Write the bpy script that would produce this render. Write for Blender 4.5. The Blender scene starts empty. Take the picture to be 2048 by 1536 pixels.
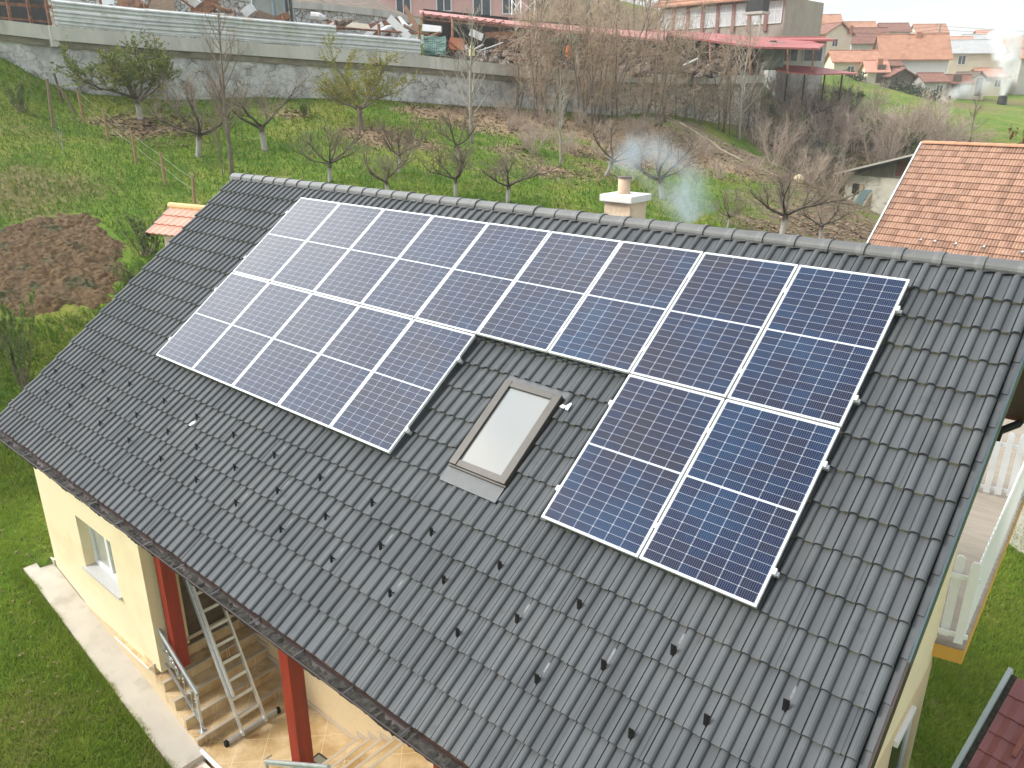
EXPOSURE = 1.2
CLOUD = (5.2, 38.0)
HAZE = .0007
import bpy, math, random
import numpy as np
from mathutils import Vector, Matrix, noise as mnoise

random.seed(7); rng = np.random.default_rng(7)
SC = bpy.context.scene
COL = SC.collection
PI = math.pi
R = math.radians

# ------------------------------------------------------------------ camera (surveyed from the solar array)
CAM = np.array([11.36787, -7.86668, 9.11493])
ROT = np.array([[0.7597210107804344, 0.2256526384513391, -0.6098400384842733],
                [0.6502491720706383, -0.2636420897294124, 0.7125088509936935],
                [0.0, -0.9378559245870514, -0.34702487622210454]])
FPX = 1568.449
SL = R(36.055)                     # roof slope
CS, SN = math.cos(SL), math.sin(SL)
Z0 = 7.5

def ray(px, py):
    return ROT @ np.array([(px - 1024) / FPX, (py - 768) / FPX, 1.0])
def AT(px, py, D):
    return CAM + ray(px, py) * D
def ONZ(px, py, z):
    r = ray(px, py); return CAM + r * (z - CAM[2]) / r[2]
def ONY(px, py, y):
    r = ray(px, py); return CAM + r * (y - CAM[1]) / r[1]
def ONX(px, py, x):
    r = ray(px, py); return CAM + r * (x - CAM[0]) / r[0]
def PIX(p):
    q = ROT.T @ (np.array(p) - CAM); return q[0] / q[2] * FPX + 1024, q[1] / q[2] * FPX + 768, q[2]
def RP(u, v, n=0.0):               # point on the front roof slope
    return Vector((u, -v * CS - n * SN, Z0 - v * SN + n * CS))
FWD = np.array([ROT[0, 2], ROT[1, 2]]); FWD /= np.linalg.norm(FWD)     # horizontal view direction
RGT = np.array([FWD[1], -FWD[0]])

# ------------------------------------------------------------------ mesh builder
class MB:
    def __init__(s):
        s.v = []; s.f = []; s.m = []; s.cm = 0; s.col = None
    def add(s, vs, fs):
        b = len(s.v); s.v += [tuple(p) for p in vs]
        for f in fs:
            s.f.append(tuple(i + b for i in f)); s.m.append(s.cm)
    def hexa(s, p):                # 8 points: bottom ring 0-3, top ring 4-7
        s.add(p, [(3, 2, 1, 0), (4, 5, 6, 7), (0, 1, 5, 4), (1, 2, 6, 5), (2, 3, 7, 6), (3, 0, 4, 7)])
    def box(s, a, b):
        x0, y0, z0 = a; x1, y1, z1 = b
        s.hexa([(x0, y0, z0), (x1, y0, z0), (x1, y1, z0), (x0, y1, z0), (x0, y0, z1), (x1, y0, z1), (x1, y1, z1), (x0, y1, z1)])
    def obox(s, c, ax, ay, az):    # centre and three half-axis vectors
        c, ax, ay, az = map(Vector, (c, ax, ay, az))
        s.hexa([c - ax - ay - az, c + ax - ay - az, c + ax + ay - az, c - ax + ay - az,
                c - ax - ay + az, c + ax - ay + az, c + ax + ay + az, c - ax + ay + az])
    def beam(s, p, q, w, h, up=(0, 0, 1)):
        p, q = Vector(p), Vector(q); d = q - p; L = d.length
        if L < 1e-6: return
        d.normalize(); up = Vector(up)
        if abs(d.dot(up)) > .98: up = Vector((1, 0, 0))
        sx = d.cross(up).normalized(); uz = sx.cross(d).normalized()
        s.obox((p + q) / 2, d * L / 2, sx * w / 2, uz * h / 2)
    def tube(s, pts, rad, n=6, cap=True):
        pts = [Vector(p) for p in pts]
        if not hasattr(rad, '__len__'): rad = [rad] * len(pts)
        vs = []; prev = None
        for i, p in enumerate(pts):
            d = (pts[min(i + 1, len(pts) - 1)] - pts[max(i - 1, 0)])
            if d.length < 1e-9: d = Vector((0, 0, 1))
            d.normalize()
            a = prev if prev is not None else (Vector((1, 0, 0)) if abs(d.x) < .8 else Vector((0, 1, 0)))
            a = (a - d * a.dot(d))
            if a.length < 1e-6: a = d.orthogonal()
            a.normalize(); prev = a; b = d.cross(a)
            for k in range(n):
                t = 2 * PI * k / n
                vs.append(p + (a * math.cos(t) + b * math.sin(t)) * rad[i])
        fs = []
        for i in range(len(pts) - 1):
            for k in range(n):
                k2 = (k + 1) % n
                fs.append((i * n + k, i * n + k2, (i + 1) * n + k2, (i + 1) * n + k))
        if cap:
            fs.append(tuple(reversed(range(n)))); fs.append(tuple((len(pts) - 1) * n + k for k in range(n)))
        s.add(vs, fs)
    def cyl(s, c, r, h, n=16, r2=None):
        c = Vector(c); s.tube([c, c + Vector((0, 0, h))], [r, r if r2 is None else r2], n)
    def quad(s, *p): s.add(p, [tuple(range(len(p)))])
    def prism(s, poly, d):         # planar polygon extruded by vector d
        poly = [Vector(p) for p in poly]; d = Vector(d); n = len(poly)
        s.add(poly + [p + d for p in poly], [tuple(reversed(range(n))), tuple(range(n, 2 * n))] +
              [(i, (i + 1) % n, (i + 1) % n + n, i + n) for i in range(n)])
    def build(s, name, mats, parent=None, smooth=False, world=True, bevel=0.0):
        me = bpy.data.meshes.new(name)
        o = bpy.data.objects.new(name, me)
        off = Vector((0, 0, 0))
        if parent is not None:
            o.parent = parent
            if world:
                p = parent
                while p is not None:
                    off += p.location; p = p.parent
        me.from_pydata([tuple(Vector(p) - off) for p in s.v], [], s.f)
        if not isinstance(mats, (list, tuple)): mats = [mats]
        for m in mats: me.materials.append(m)
        if len(mats) > 1: me.polygons.foreach_set('material_index', s.m)
        if smooth: me.polygons.foreach_set('use_smooth', [True] * len(s.f))
        if s.col is not None:
            at = me.attributes.new('tint', 'FLOAT', 'FACE'); at.data.foreach_set('value', s.col)
        me.update()
        if bevel:
            md = o.modifiers.new('edge', 'BEVEL'); md.width = bevel; md.segments = 2; md.limit_method = 'ANGLE'
        COL.objects.link(o)
        return o

def tag(o, label=None, cat=None, group=None, kind=None):
    if label: o['label'] = label
    if cat: o['category'] = cat
    if group: o['group'] = group
    if kind: o['kind'] = kind
    return o
def thing(name, loc, label, cat, group=None, rz=0.0):
    o = bpy.data.objects.new(name, None); COL.objects.link(o)
    o.empty_display_size = .2
    o.location = tuple(loc); o.rotation_euler = (0, 0, rz)
    return tag(o, label, cat, group)
def dup(root, name=None):
    c = root.copy(); COL.objects.link(c)
    for ch in list(root.children):
        k = ch.copy(); COL.objects.link(k); k.parent = c
        for g in list(ch.children):
            q = g.copy(); COL.objects.link(q); q.parent = k
    return c

# ------------------------------------------------------------------ materials
MATS = {}
def mat(name, c1, c2=None, scale=4.0, rough=.7, bump=0.0, bscale=None, metal=0.0, spec=.5, contrast=.5, detail=6, stretch=None, c3=None, s3=1.0, tint=None):
    if name in MATS: return MATS[name]
    m = bpy.data.materials.new(name); m.use_nodes = True; nt = m.node_tree; N = nt.nodes; L = nt.links
    b = N['Principled BSDF']; b.inputs['Roughness'].default_value = rough; b.inputs['Metallic'].default_value = metal
    b.inputs['Specular IOR Level'].default_value = spec
    tc = N.new('ShaderNodeTexCoord'); vec = tc.outputs['Object']
    if stretch:
        mp = N.new('ShaderNodeMapping'); mp.inputs['Scale'].default_value = stretch; L.new(vec, mp.inputs['Vector']); vec = mp.outputs['Vector']
    def nz(sc, det=detail):
        n = N.new('ShaderNodeTexNoise'); n.inputs['Scale'].default_value = sc; n.inputs['Detail'].default_value = det
        n.inputs['Roughness'].default_value = .62; L.new(vec, n.inputs['Vector']); return n.outputs['Fac']
    def ramp(fac, lo, hi):
        r = N.new('ShaderNodeMapRange'); r.inputs['From Min'].default_value = lo; r.inputs['From Max'].default_value = hi
        r.interpolation_type = 'SMOOTHSTEP'; L.new(fac, r.inputs['Value']); return r.outputs['Result']
    def mix(fac, a, bb):
        x = N.new('ShaderNodeMix'); x.data_type = 'RGBA'
        L.new(fac, x.inputs['Factor'])
        for i, val in ((6, a), (7, bb)):
            if hasattr(val, 'is_output'): L.new(val, x.inputs[i])
            else: x.inputs[i].default_value = (*val, 1)
        return x.outputs[2]
    col = None
    if c2 is not None:
        col = mix(ramp(nz(scale), .5 - contrast * .5, .5 + contrast * .5), c1, c2)
        if c3 is not None:
            col = mix(ramp(nz(s3), .52, .68), col, c3)
    if tint is not None:             # per-face value stored on the mesh
        a = N.new('ShaderNodeAttribute'); a.attribute_name = 'tint'
        base = col if col is not None else c1
        col = mix(a.outputs['Fac'], base, tint)
    if col is None: b.inputs['Base Color'].default_value = (*c1, 1)
    else: L.new(col, b.inputs['Base Color'])
    if bump:
        bp = N.new('ShaderNodeBump'); bp.inputs['Strength'].default_value = min(1, bump); bp.inputs['Distance'].default_value = .02
        L.new(nz(bscale or scale * 4), bp.inputs['Height']); L.new(bp.outputs['Normal'], b.inputs['Normal'])
    m['x'] = 1
    MATS[name] = m
    return m
def translucent(m, f=.35):
    N, L = m.node_tree.nodes, m.node_tree.links; b = N['Principled BSDF']; t = N.new('ShaderNodeBsdfTranslucent'); x = N.new('ShaderNodeMixShader'); x.inputs[0].default_value = f
    if b.inputs['Base Color'].links: L.new(b.inputs['Base Color'].links[0].from_socket, t.inputs['Color'])
    L.new(b.outputs[0], x.inputs[1]); L.new(t.outputs[0], x.inputs[2]); L.new(x.outputs[0], N['Material Output'].inputs['Surface'])
def nodes(m): return m.node_tree.nodes, m.node_tree.links

# ------------------------------------------------------------------ render, world, light
SC.render.engine = 'CYCLES'
SC.cycles.use_denoising = True
try: SC.cycles.denoiser = 'OPENIMAGEDENOISE'
except Exception: pass
SC.cycles.max_bounces = 6; SC.cycles.diffuse_bounces = 3; SC.cycles.glossy_bounces = 3; SC.cycles.transmission_bounces = 4
SC.cycles.transparent_max_bounces = 12; SC.cycles.volume_bounces = 5; SC.cycles.caustics_reflective = False; SC.cycles.caustics_refractive = False
SC.view_settings.view_transform = 'Standard'; SC.view_settings.look = 'None'
SC.view_settings.exposure = EXPOSURE; SC.view_settings.gamma = 1.0

SUN_AZ = np.array([-0.68, -0.733]); SUN_EL = R(43)
cam = bpy.data.cameras.new('camera'); co = bpy.data.objects.new('camera', cam); COL.objects.link(co)
cam.sensor_width = 36; cam.lens = 36 * FPX / 2048; cam.clip_end = 5000; cam.clip_start = .1
Mw = Matrix.Identity(4)
for i in range(3):
    Mw[i][0] = ROT[i, 0]; Mw[i][1] = -ROT[i, 1]; Mw[i][2] = -ROT[i, 2]; Mw[i][3] = CAM[i]
co.matrix_world = Mw
SC.camera = co

sd = bpy.data.lights.new('sun', 'SUN'); so = bpy.data.objects.new('sun', sd); COL.objects.link(so)
sd.energy = 1.5; sd.angle = R(15); sd.color = (1, .95, .86)
dv = Vector((SUN_AZ[0] * math.cos(SUN_EL), SUN_AZ[1] * math.cos(SUN_EL), math.sin(SUN_EL)))
so.rotation_euler = dv.to_track_quat('Z', 'Y').to_euler(); so.location = (0, 0, 60)

w = bpy.data.worlds.new('World'); SC.world = w; w.use_nodes = True
N, L = w.node_tree.nodes, w.node_tree.links
bg = N['Background']
sky = N.new('ShaderNodeTexSky'); sky.sky_type = 'NISHITA'; sky.sun_disc = False
sky.sun_elevation = SUN_EL; sky.sun_rotation = math.atan2(SUN_AZ[0], SUN_AZ[1]); sky.dust_density = 4; sky.air_density = 1.2
tc = N.new('ShaderNodeTexCoord')
nz = N.new('ShaderNodeTexNoise'); nz.inputs['Scale'].default_value = 3.4; nz.inputs['Detail'].default_value = 7; nz.inputs['Roughness'].default_value = .55
mp = N.new('ShaderNodeMapping'); mp.inputs['Scale'].default_value = (1, 1, 2.2); L.new(tc.outputs['Generated'], mp.inputs['Vector']); L.new(mp.outputs['Vector'], nz.inputs['Vector'])
mr = N.new('ShaderNodeMapRange'); mr.inputs['From Min'].default_value = .36; mr.inputs['From Max'].default_value = .66
mr.inputs['To Min'].default_value = .80; mr.inputs['To Max'].default_value = 1.0; L.new(nz.outputs['Fac'], mr.inputs['Value'])
# cloud deck: bright patch set apart from the sun lamp, added for the panel glare
dt = N.new('ShaderNodeVectorMath'); dt.operation = 'DOT_PRODUCT'; nrm = N.new('ShaderNodeVectorMath'); nrm.operation = 'NORMALIZE'
L.new(tc.outputs['Generated'], nrm.inputs[0]); L.new(nrm.outputs[0], dt.inputs[0]); dt.inputs[1].default_value = tuple(Vector((-.82, -.03, .57)).normalized())
pw = N.new('ShaderNodeMath'); pw.operation = 'POWER'; pw.use_clamp = True; L.new(dt.outputs['Value'], pw.inputs[0]); pw.inputs[1].default_value = 6
gl = N.new('ShaderNodeMapRange'); gl.inputs['From Min'].default_value = 0; gl.inputs['From Max'].default_value = 1.0
gl.inputs['To Min'].default_value = CLOUD[0]; gl.inputs['To Max'].default_value = CLOUD[1]; L.new(pw.outputs[0], gl.inputs['Value'])
cl = N.new('ShaderNodeMix'); cl.data_type = 'RGBA'; cl.blend_type = 'MIX'
cl.inputs[6].default_value = (.74, .83, .95, 1); cl.inputs[7].default_value = (1, .985, .95, 1)
mr2 = N.new('ShaderNodeMapRange'); mr2.inputs['From Min'].default_value = .36; mr2.inputs['From Max'].default_value = .62; L.new(nz.outputs['Fac'], mr2.inputs['Value'])
L.new(mr2.outputs['Result'], cl.inputs['Factor'])
sc1 = N.new('ShaderNodeVectorMath'); sc1.operation = 'SCALE'; L.new(cl.outputs[2], sc1.inputs[0]); L.new(gl.outputs['Result'], sc1.inputs['Scale'])
sc2 = N.new('ShaderNodeVectorMath'); sc2.operation = 'SCALE'; L.new(sc1.outputs[0], sc2.inputs[0]); L.new(mr.outputs['Result'], sc2.inputs['Scale'])
mx = N.new('ShaderNodeMix'); mx.data_type = 'RGBA'; mx.inputs['Factor'].default_value = .86
L.new(sky.outputs['Color'], mx.inputs[6]); L.new(sc2.outputs[0], mx.inputs[7])
L.new(mx.outputs[2], bg.inputs['Color']); bg.inputs['Strength'].default_value = .1
# ------------------------------------------------------------------ terrain
CP = [(30,1500,11.0),(98,1130,13.95),(20,1000,15.3),(20,920,16.1),(20,800,17.0),(100,640,18.4),(130,520,20.1),(130,430,22.2),
      (200,350,25),(387,415,24),(325,370,25.5),(272,325,26.7),(213,280,28),(-60,100,29.6),(10,133,29.8),(105,200,30),(300,212,31),(700,205,33.5),
      (1000,215,38),(1250,235,45),(1500,270,52),(660,365,25),(910,392,25),(1000,405,25),(1100,300,32),(1325,395,29),(1330,240,45),
      (1560,330,41),(1700,412,37),(1600,480,28),(1500,450,27),(1700,425,50),(1650,250,57),(1850,300,50),(1750,190,85),(1900,230,75),(2000,260,68),(2005,207,95),
      (1760,167,110),(1900,185,108),(1660,140,125)]
pts = [AT(*c) for c in CP]
pts += [np.array(p) for p in [(-2.8,-4.4,1.15),(0.,-4.45,.72),(2.1,-4.5,.0),(3,-5.2,-.3),(6,-6,-.9),(10,-6,-2.),(12,0,-2.3),(10.5,5,-2.1),(9.9,10,-2.1),(10,14,-2.1),(12,20,-2),(16,10,-2.6),
                             (-3,5,4.0),(2,5.6,2.4),(6,5.5,.5),(-10,-12,4.2),(0,-14,-.4),(14,-14,-3.4),(5,24,2.2),(14,32,-.5),(20,45,0.),(25,70,2),(-30,-8,9),(-34,6,12.),
                             (-30,20,12.5),(-30,60,14),(-45,100,18),(20,120,7),(-20,150,15),(-60,150,22),(-70,20,20),(40,10,-6),(40,-15,-7),(-40,-20,10)]]
P3 = np.array(pts)
def _phi(r2): return .5 * r2 * np.log(r2 + 1e-9)
_n = len(P3); _K = _phi(((P3[:, None, :2] - P3[None, :, :2]) ** 2).sum(-1)) + np.eye(_n) * .8
_A = np.zeros((_n + 3, _n + 3)); _A[:_n, :_n] = _K; _A[:_n, _n] = 1; _A[:_n, _n + 1:] = P3[:, :2]; _A[_n:, :_n] = _A[:_n, _n:].T
_W = np.linalg.solve(_A, np.r_[P3[:, 2], 0, 0, 0])
def H0(x, y):
    x = np.asarray(x, float); y = np.asarray(y, float); sh = x.shape; q = np.c_[x.ravel(), y.ravel()]
    out = np.empty(len(q))
    for i in range(0, len(q), 20000):
        c = q[i:i + 20000]
        out[i:i + 20000] = _phi(((c[:, None, :] - P3[None, :, :2]) ** 2).sum(-1)) @ _W[:_n] + _W[_n] + c @ _W[_n + 1:]
    z = out.reshape(sh)
    far = np.clip(6 + (y - 60) * .055 - x * .1, -8, 24)
    d = np.maximum(np.maximum(-x - 60, x - 30), np.maximum(-y - 14, y - 135))
    wgt = np.clip(d / 45, 0, 1); wgt = wgt * wgt * (3 - 2 * wgt)
    return np.clip(z, -9, 26) * (1 - wgt) + far * wgt
def axis(lo, fine0, fine1, st, hi, mid=None):
    a = list(np.arange(fine0, fine1, st)); s = st; p = fine1
    while p < hi: a.append(p); s *= 1.12; p += s
    s = st; p = fine0 - st; b = []
    while p > lo: b.append(p); s *= 1.12; p -= s
    return np.array(b[::-1] + a)
GX = axis(-1600, -22, 14, .4, 1600); GY = axis(-1600, -12, 58, .4, 1800)
GXX, GYY = np.meshgrid(GX, GY)
GZ = H0(GXX, GYY)
def fbm(x, y, sc, oct=4, seed=0):
    r = np.random.default_rng(seed + 11); out = 0; a = 1
    for o in range(oct):
        k = r.normal(size=(6, 2)); k /= np.linalg.norm(k, axis=1)[:, None]; ph = r.uniform(0, 6.28, 6)
        t = sum(np.sin((x * k[i, 0] + y * k[i, 1]) * sc * 2 ** o * (1 + .37 * i) + ph[i]) for i in range(6)) / 6
        out = out + a * t; a *= .55
    return out
_near = np.clip(1 - np.hypot(GXX - 0, GYY - 20) / 120, 0, 1)
GZ = GZ + _near * .07 * fbm(GXX, GYY, .9, 3)
_in = (GXX > -2.45) & (GXX < 9.6) & (GYY > -4.38) & (GYY < 3.4)
GZ = np.where(_in, np.minimum(GZ, -.7), GZ)
_fr = (GXX > -3.3) & (GXX < 2.6) & (GYY > -9) & (GYY <= -4.2)
GZ = np.where(_fr, np.minimum(GZ, .48 - .235 * (GXX - .25) - .06 + .10 * (-4.4 - GYY)), GZ)
def HT(x, y):                        # bilinear height of the ground mesh
    x = np.asarray(x, float); y = np.asarray(y, float)
    i = np.clip(np.searchsorted(GX, x) - 1, 0, len(GX) - 2); j = np.clip(np.searchsorted(GY, y) - 1, 0, len(GY) - 2)
    fx = (x - GX[i]) / (GX[i + 1] - GX[i]); fy = (y - GY[j]) / (GY[j + 1] - GY[j])
    return (GZ[j, i] * (1 - fx) + GZ[j, i + 1] * fx) * (1 - fy) + (GZ[j + 1, i] * (1 - fx) + GZ[j + 1, i + 1] * fx) * fy
def hz(x, y): return float(HT(x, y))
def G(px, py, d0=9.0, d1=200.):      # where the pixel's ray meets the ground
    r = ray(px, py); D = d0; st = .25
    prev = D
    while D < d1:
        p = CAM + r * D
        if p[2] < hz(p[0], p[1]):
            lo, hi = prev, D
            for _ in range(18):
                m = (lo + hi) / 2; p = CAM + r * m
                if p[2] < hz(p[0], p[1]): hi = m
                else: lo = m
            p = CAM + r * hi
            return np.array([p[0], p[1], hz(p[0], p[1])])
        prev = D; D += st; st *= 1.01
    p = CAM + r * d1; return np.array([p[0], p[1], hz(p[0], p[1])])
def up_to(base, py):                 # height so that base + h is seen at row py
    lo, hi = 0., 40.
    for _ in range(30):
        m = (lo + hi) / 2
        if PIX(base + np.array([0, 0, m]))[1] > py: lo = m
        else: hi = m
    return lo

# masks on the ground: leaf litter / bare scrub / dry grass (world positions)
def blob(lst, x, y):
    o = np.zeros_like(x)
    for (px, py, r, a) in lst:
        c = G(px, py); o = np.maximum(o, a * np.clip(1.25 - np.hypot(x - c[0], y - c[1]) / r, 0, 1))
    return o
LIT = [(880,225,2.4,.9),(960,228,2.6,1),(1040,235,2.8,1),(1130,250,3.6,1),(1220,268,5,1),(1300,262,5,1),(1360,285,5,1),(1420,315,4,1),(1290,305,3.6,1),(1230,315,2.6,.8),(930,235,2.6,1),(1000,245,3.0,1),(1080,250,2.6,.8),(1190,262,4,1),(1250,280,4,1),(1330,290,3.4,1),(1390,300,2.8,.9),(1160,300,2.2,.7),(745,268,1.6,.9),(770,285,1.5,.8),(280,255,2.0,.8),(330,262,1.6,.7),
       (820,285,1.8,.6),(1020,300,2,.6),(1110,345,1.7,.7),(1180,340,1.6,.6),(990,345,1.3,.5),(1300,320,2.0,.6),(570,225,1.6,.6),(180,240,1.2,.5)]
SCR = [(1150,48,16,1),(1230,48,16,1),(1300,40,14,1),(1080,48,14,1),(980,30,14,1),(1200,30,22,1),(1120,20,22,1),(1400,262,3.4,1),(1460,300,4,1),(1540,330,4,1),(1620,370,4,1),(1560,280,5,1),(1650,330,6,1),(1700,300,7,1),(1640,455,3.6,1),(1690,470,4,1),(1560,470,2.4,1),(1720,445,4,1),(1800,330,8,.9),(1740,250,7,.8),(1650,220,5,.9)]
DRY = [(1400,330,2,.6),(1000,360,1.5,.5),(60,390,2.4,.8),(130,375,2.,.7),(30,370,2.2,.9),(60,260,1.6,.6),(1950,215,6,.9),(1880,225,5,.8),(2030,205,7,.9),(240,235,1.4,.5),(1290,345,1.6,.5)]
lit = blob(LIT, GXX, GYY) + .28 * fbm(GXX, GYY, 1.6, 4, 3); scr = blob(SCR, GXX, GYY) + .25 * fbm(GXX, GYY, 1.1, 4, 5); dry = blob(DRY, GXX, GYY) + .22 * fbm(GXX, GYY, 1.0, 4, 8)
nx, ny = len(GX), len(GY)
me = bpy.data.meshes.new('ground')
vv = np.c_[GXX.ravel(), GYY.ravel(), GZ.ravel()]
ii = (np.arange(ny - 1)[:, None] * nx + np.arange(nx - 1)[None, :]).ravel()
ff = np.c_[ii, ii + 1, ii + 1 + nx, ii + nx]
me.vertices.add(len(vv)); me.vertices.foreach_set('co', vv.ravel())
me.loops.add(ff.size); me.loops.foreach_set('vertex_index', ff.ravel().astype(np.int32))
me.polygons.add(len(ff)); me.polygons.foreach_set('loop_start', np.arange(0, ff.size, 4).astype(np.int32)); me.polygons.foreach_set('loop_total', np.full(len(ff), 4, np.int32))
me.polygons.foreach_set('use_smooth', np.ones(len(ff), bool))
for nm, a in (('lit', lit), ('scr', scr), ('dry', dry)):
    at = me.attributes.new(nm, 'FLOAT', 'POINT'); at.data.foreach_set('value', np.clip(a, 0, 1).ravel().astype(np.float32))
me.update(); me.validate()
ground = bpy.data.objects.new('ground', me); COL.objects.link(ground); tag(ground, kind='structure')

def ground_material():
    m = bpy.data.materials.new('meadow'); m.use_nodes = True; N, L = nodes(m); b = N['Principled BSDF']; b.inputs['Roughness'].default_value = .95; b.inputs['Specular IOR Level'].default_value = .15
    tc = N.new('ShaderNodeTexCoord')
    def nz(s, d=6, r=.6):
        n = N.new('ShaderNodeTexNoise'); n.inputs['Scale'].default_value = s; n.inputs['Detail'].default_value = d; n.inputs['Roughness'].default_value = r; L.new(tc.outputs['Object'], n.inputs['Vector']); return n.outputs['Fac']
    def rng_(f, a, c):
        r = N.new('ShaderNodeMapRange'); r.interpolation_type = 'SMOOTHSTEP'; r.inputs['From Min'].default_value = a; r.inputs['From Max'].default_value = c; L.new(f, r.inputs['Value']); return r.outputs['Result']
    def mix(f, a, c):
        x = N.new('ShaderNodeMix'); x.data_type = 'RGBA'
        L.new(f, x.inputs['Factor'])
        for i, v in ((6, a), (7, c)):
            if hasattr(v, 'is_output'): L.new(v, x.inputs[i])
            else: x.inputs[i].default_value = (*v, 1)
        return x.outputs[2]
    def att(n):
        a = N.new('ShaderNodeAttribute'); a.attribute_name = n; return a.outputs['Fac']
    g = mix(rng_(nz(.9), .38, .62), (.095, .180, .018), (.160, .235, .028))
    g = mix(rng_(nz(.28, 3), .45, .62), g, (.215, .235, .042))
    g = mix(rng_(nz(6, 6, .7), .46, .68), g, (.040, .090, .012))
    g = mix(rng_(nz(2.3, 6, .7), .54, .70), g, (.25, .22, .085))
    litc = mix(rng_(nz(14, 5, .7), .38, .62), (.21, .15, .085), (.40, .295, .185))
    scrc = mix(rng_(nz(3.5, 6, .7), .35, .65), (.13, .10, .065), (.26, .205, .135))
    scrc = mix(rng_(nz(.7, 4), .5, .66), scrc, (.15, .165, .045))
    dryc = mix(rng_(nz(5, 6, .7), .35, .65), (.12, .10, .045), (.26, .215, .10))
    def brk(a, lo, hi):               # break a mask up with fine noise
        ad = N.new('ShaderNodeMath'); ad.operation = 'ADD'; L.new(att(a), ad.inputs[0])
        s = N.new('ShaderNodeMath'); s.operation = 'MULTIPLY_ADD'; L.new(nz(7, 6, .75), s.inputs[0]); s.inputs[1].default_value = 1.5; s.inputs[2].default_value = -.75
        L.new(s.outputs[0], ad.inputs[1]); return rng_(ad.outputs[0], lo, hi)
    c = mix(brk('dry', .3, .8), g, dryc)
    c = mix(brk('lit', .3, .75), c, litc)
    c = mix(brk('scr', .22, .6), c, scrc)
    L.new(c, b.inputs['Base Color'])
    bp = N.new('ShaderNodeBump'); bp.inputs['Strength'].default_value = .6; bp.inputs['Distance'].default_value = .10; L.new(nz(7, 8, .75), bp.inputs['Height']); L.new(bp.outputs['Normal'], b.inputs['Normal'])
    return m
me.materials.append(ground_material())

# ploughed soil: clods laid on the ground
SOILP = [G(*q)[:2] for q in [(-60,470),(0,455),(60,436),(150,424),(190,434),(225,462),(262,500),(262,540),(236,575),(225,605),(160,628),(80,640),(-10,640),(-60,640)]]
def inpoly(poly, x, y):
    c = np.zeros(x.shape, bool); n = len(poly)
    for i in range(n):
        x0, y0 = poly[i]; x1, y1 = poly[(i + 1) % n]
        t = ((y0 > y) != (y1 > y)) & (x < (x1 - x0) * (y - y0) / (y1 - y0 + 1e-12) + x0); c ^= t
    return c
def dist_poly(poly, x, y):
    d = np.full(x.shape, 1e9); n = len(poly)
    for i in range(n):
        a = np.array(poly[i]); b = np.array(poly[(i + 1) % n]); ab = b - a
        t = np.clip(((x - a[0]) * ab[0] + (y - a[1]) * ab[1]) / (ab @ ab), 0, 1)
        d = np.minimum(d, np.hypot(x - a[0] - t * ab[0], y - a[1] - t * ab[1]))
    return d
sp = np.array(SOILP); sx = np.arange(sp[:, 0].min() - .3, sp[:, 0].max() + .3, .055); sy = np.arange(sp[:, 1].min() - .3, sp[:, 1].max() + .3, .055)
SX, SY = np.meshgrid(sx, sy); ins = inpoly(SOILP, SX, SY); dd = dist_poly(SOILP, SX, SY); sgn = np.where(ins, dd, -dd) + .22 * fbm(SX, SY, 2.2, 4, 9)
hh = np.zeros_like(SX)
for i in range(SX.shape[0]):
    for j in range(SX.shape[1]):
        if sgn[i, j] > -.15:
            p = Vector((SX[i, j], SY[i, j], 0))
            hh[i, j] = .11 * abs(mnoise.noise(p * 2.6)) + .10 * abs(mnoise.noise(p * 5.5 + Vector((3, 1, 7)))) + .06 * mnoise.noise(p * 12)
hole = np.zeros_like(SX)
cpt = G(25, 618)
SZ = HT(SX, SY) + .03 + hh - np.clip(.28 - sgn, 0, .5) * .5 - .75 * np.clip(1 - np.hypot(SX - cpt[0], SY - cpt[1]) / .8, 0, 1) ** .6 * 0
k = (np.arange(SX.shape[0] - 1)[:, None] * SX.shape[1] + np.arange(SX.shape[1] - 1)[None, :]).ravel()
keep = (sgn > -.15)[:-1, :-1].ravel(); k = k[keep]
sm = bpy.data.meshes.new('soil'); fs = np.c_[k, k + 1, k + 1 + SX.shape[1], k + SX.shape[1]]
sm.from_pydata(np.c_[SX.ravel(), SY.ravel(), SZ.ravel()].tolist(), [], fs.tolist()); sm.update()
soil = bpy.data.objects.new('soil', sm); COL.objects.link(soil); tag(soil, kind='structure')
sm.materials.append(mat('ploughed earth', (.080, .044, .017), (.155, .098, .046), 5, .95, .9, 30, c3=(.05, .055, .02), s3=1.5))
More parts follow.
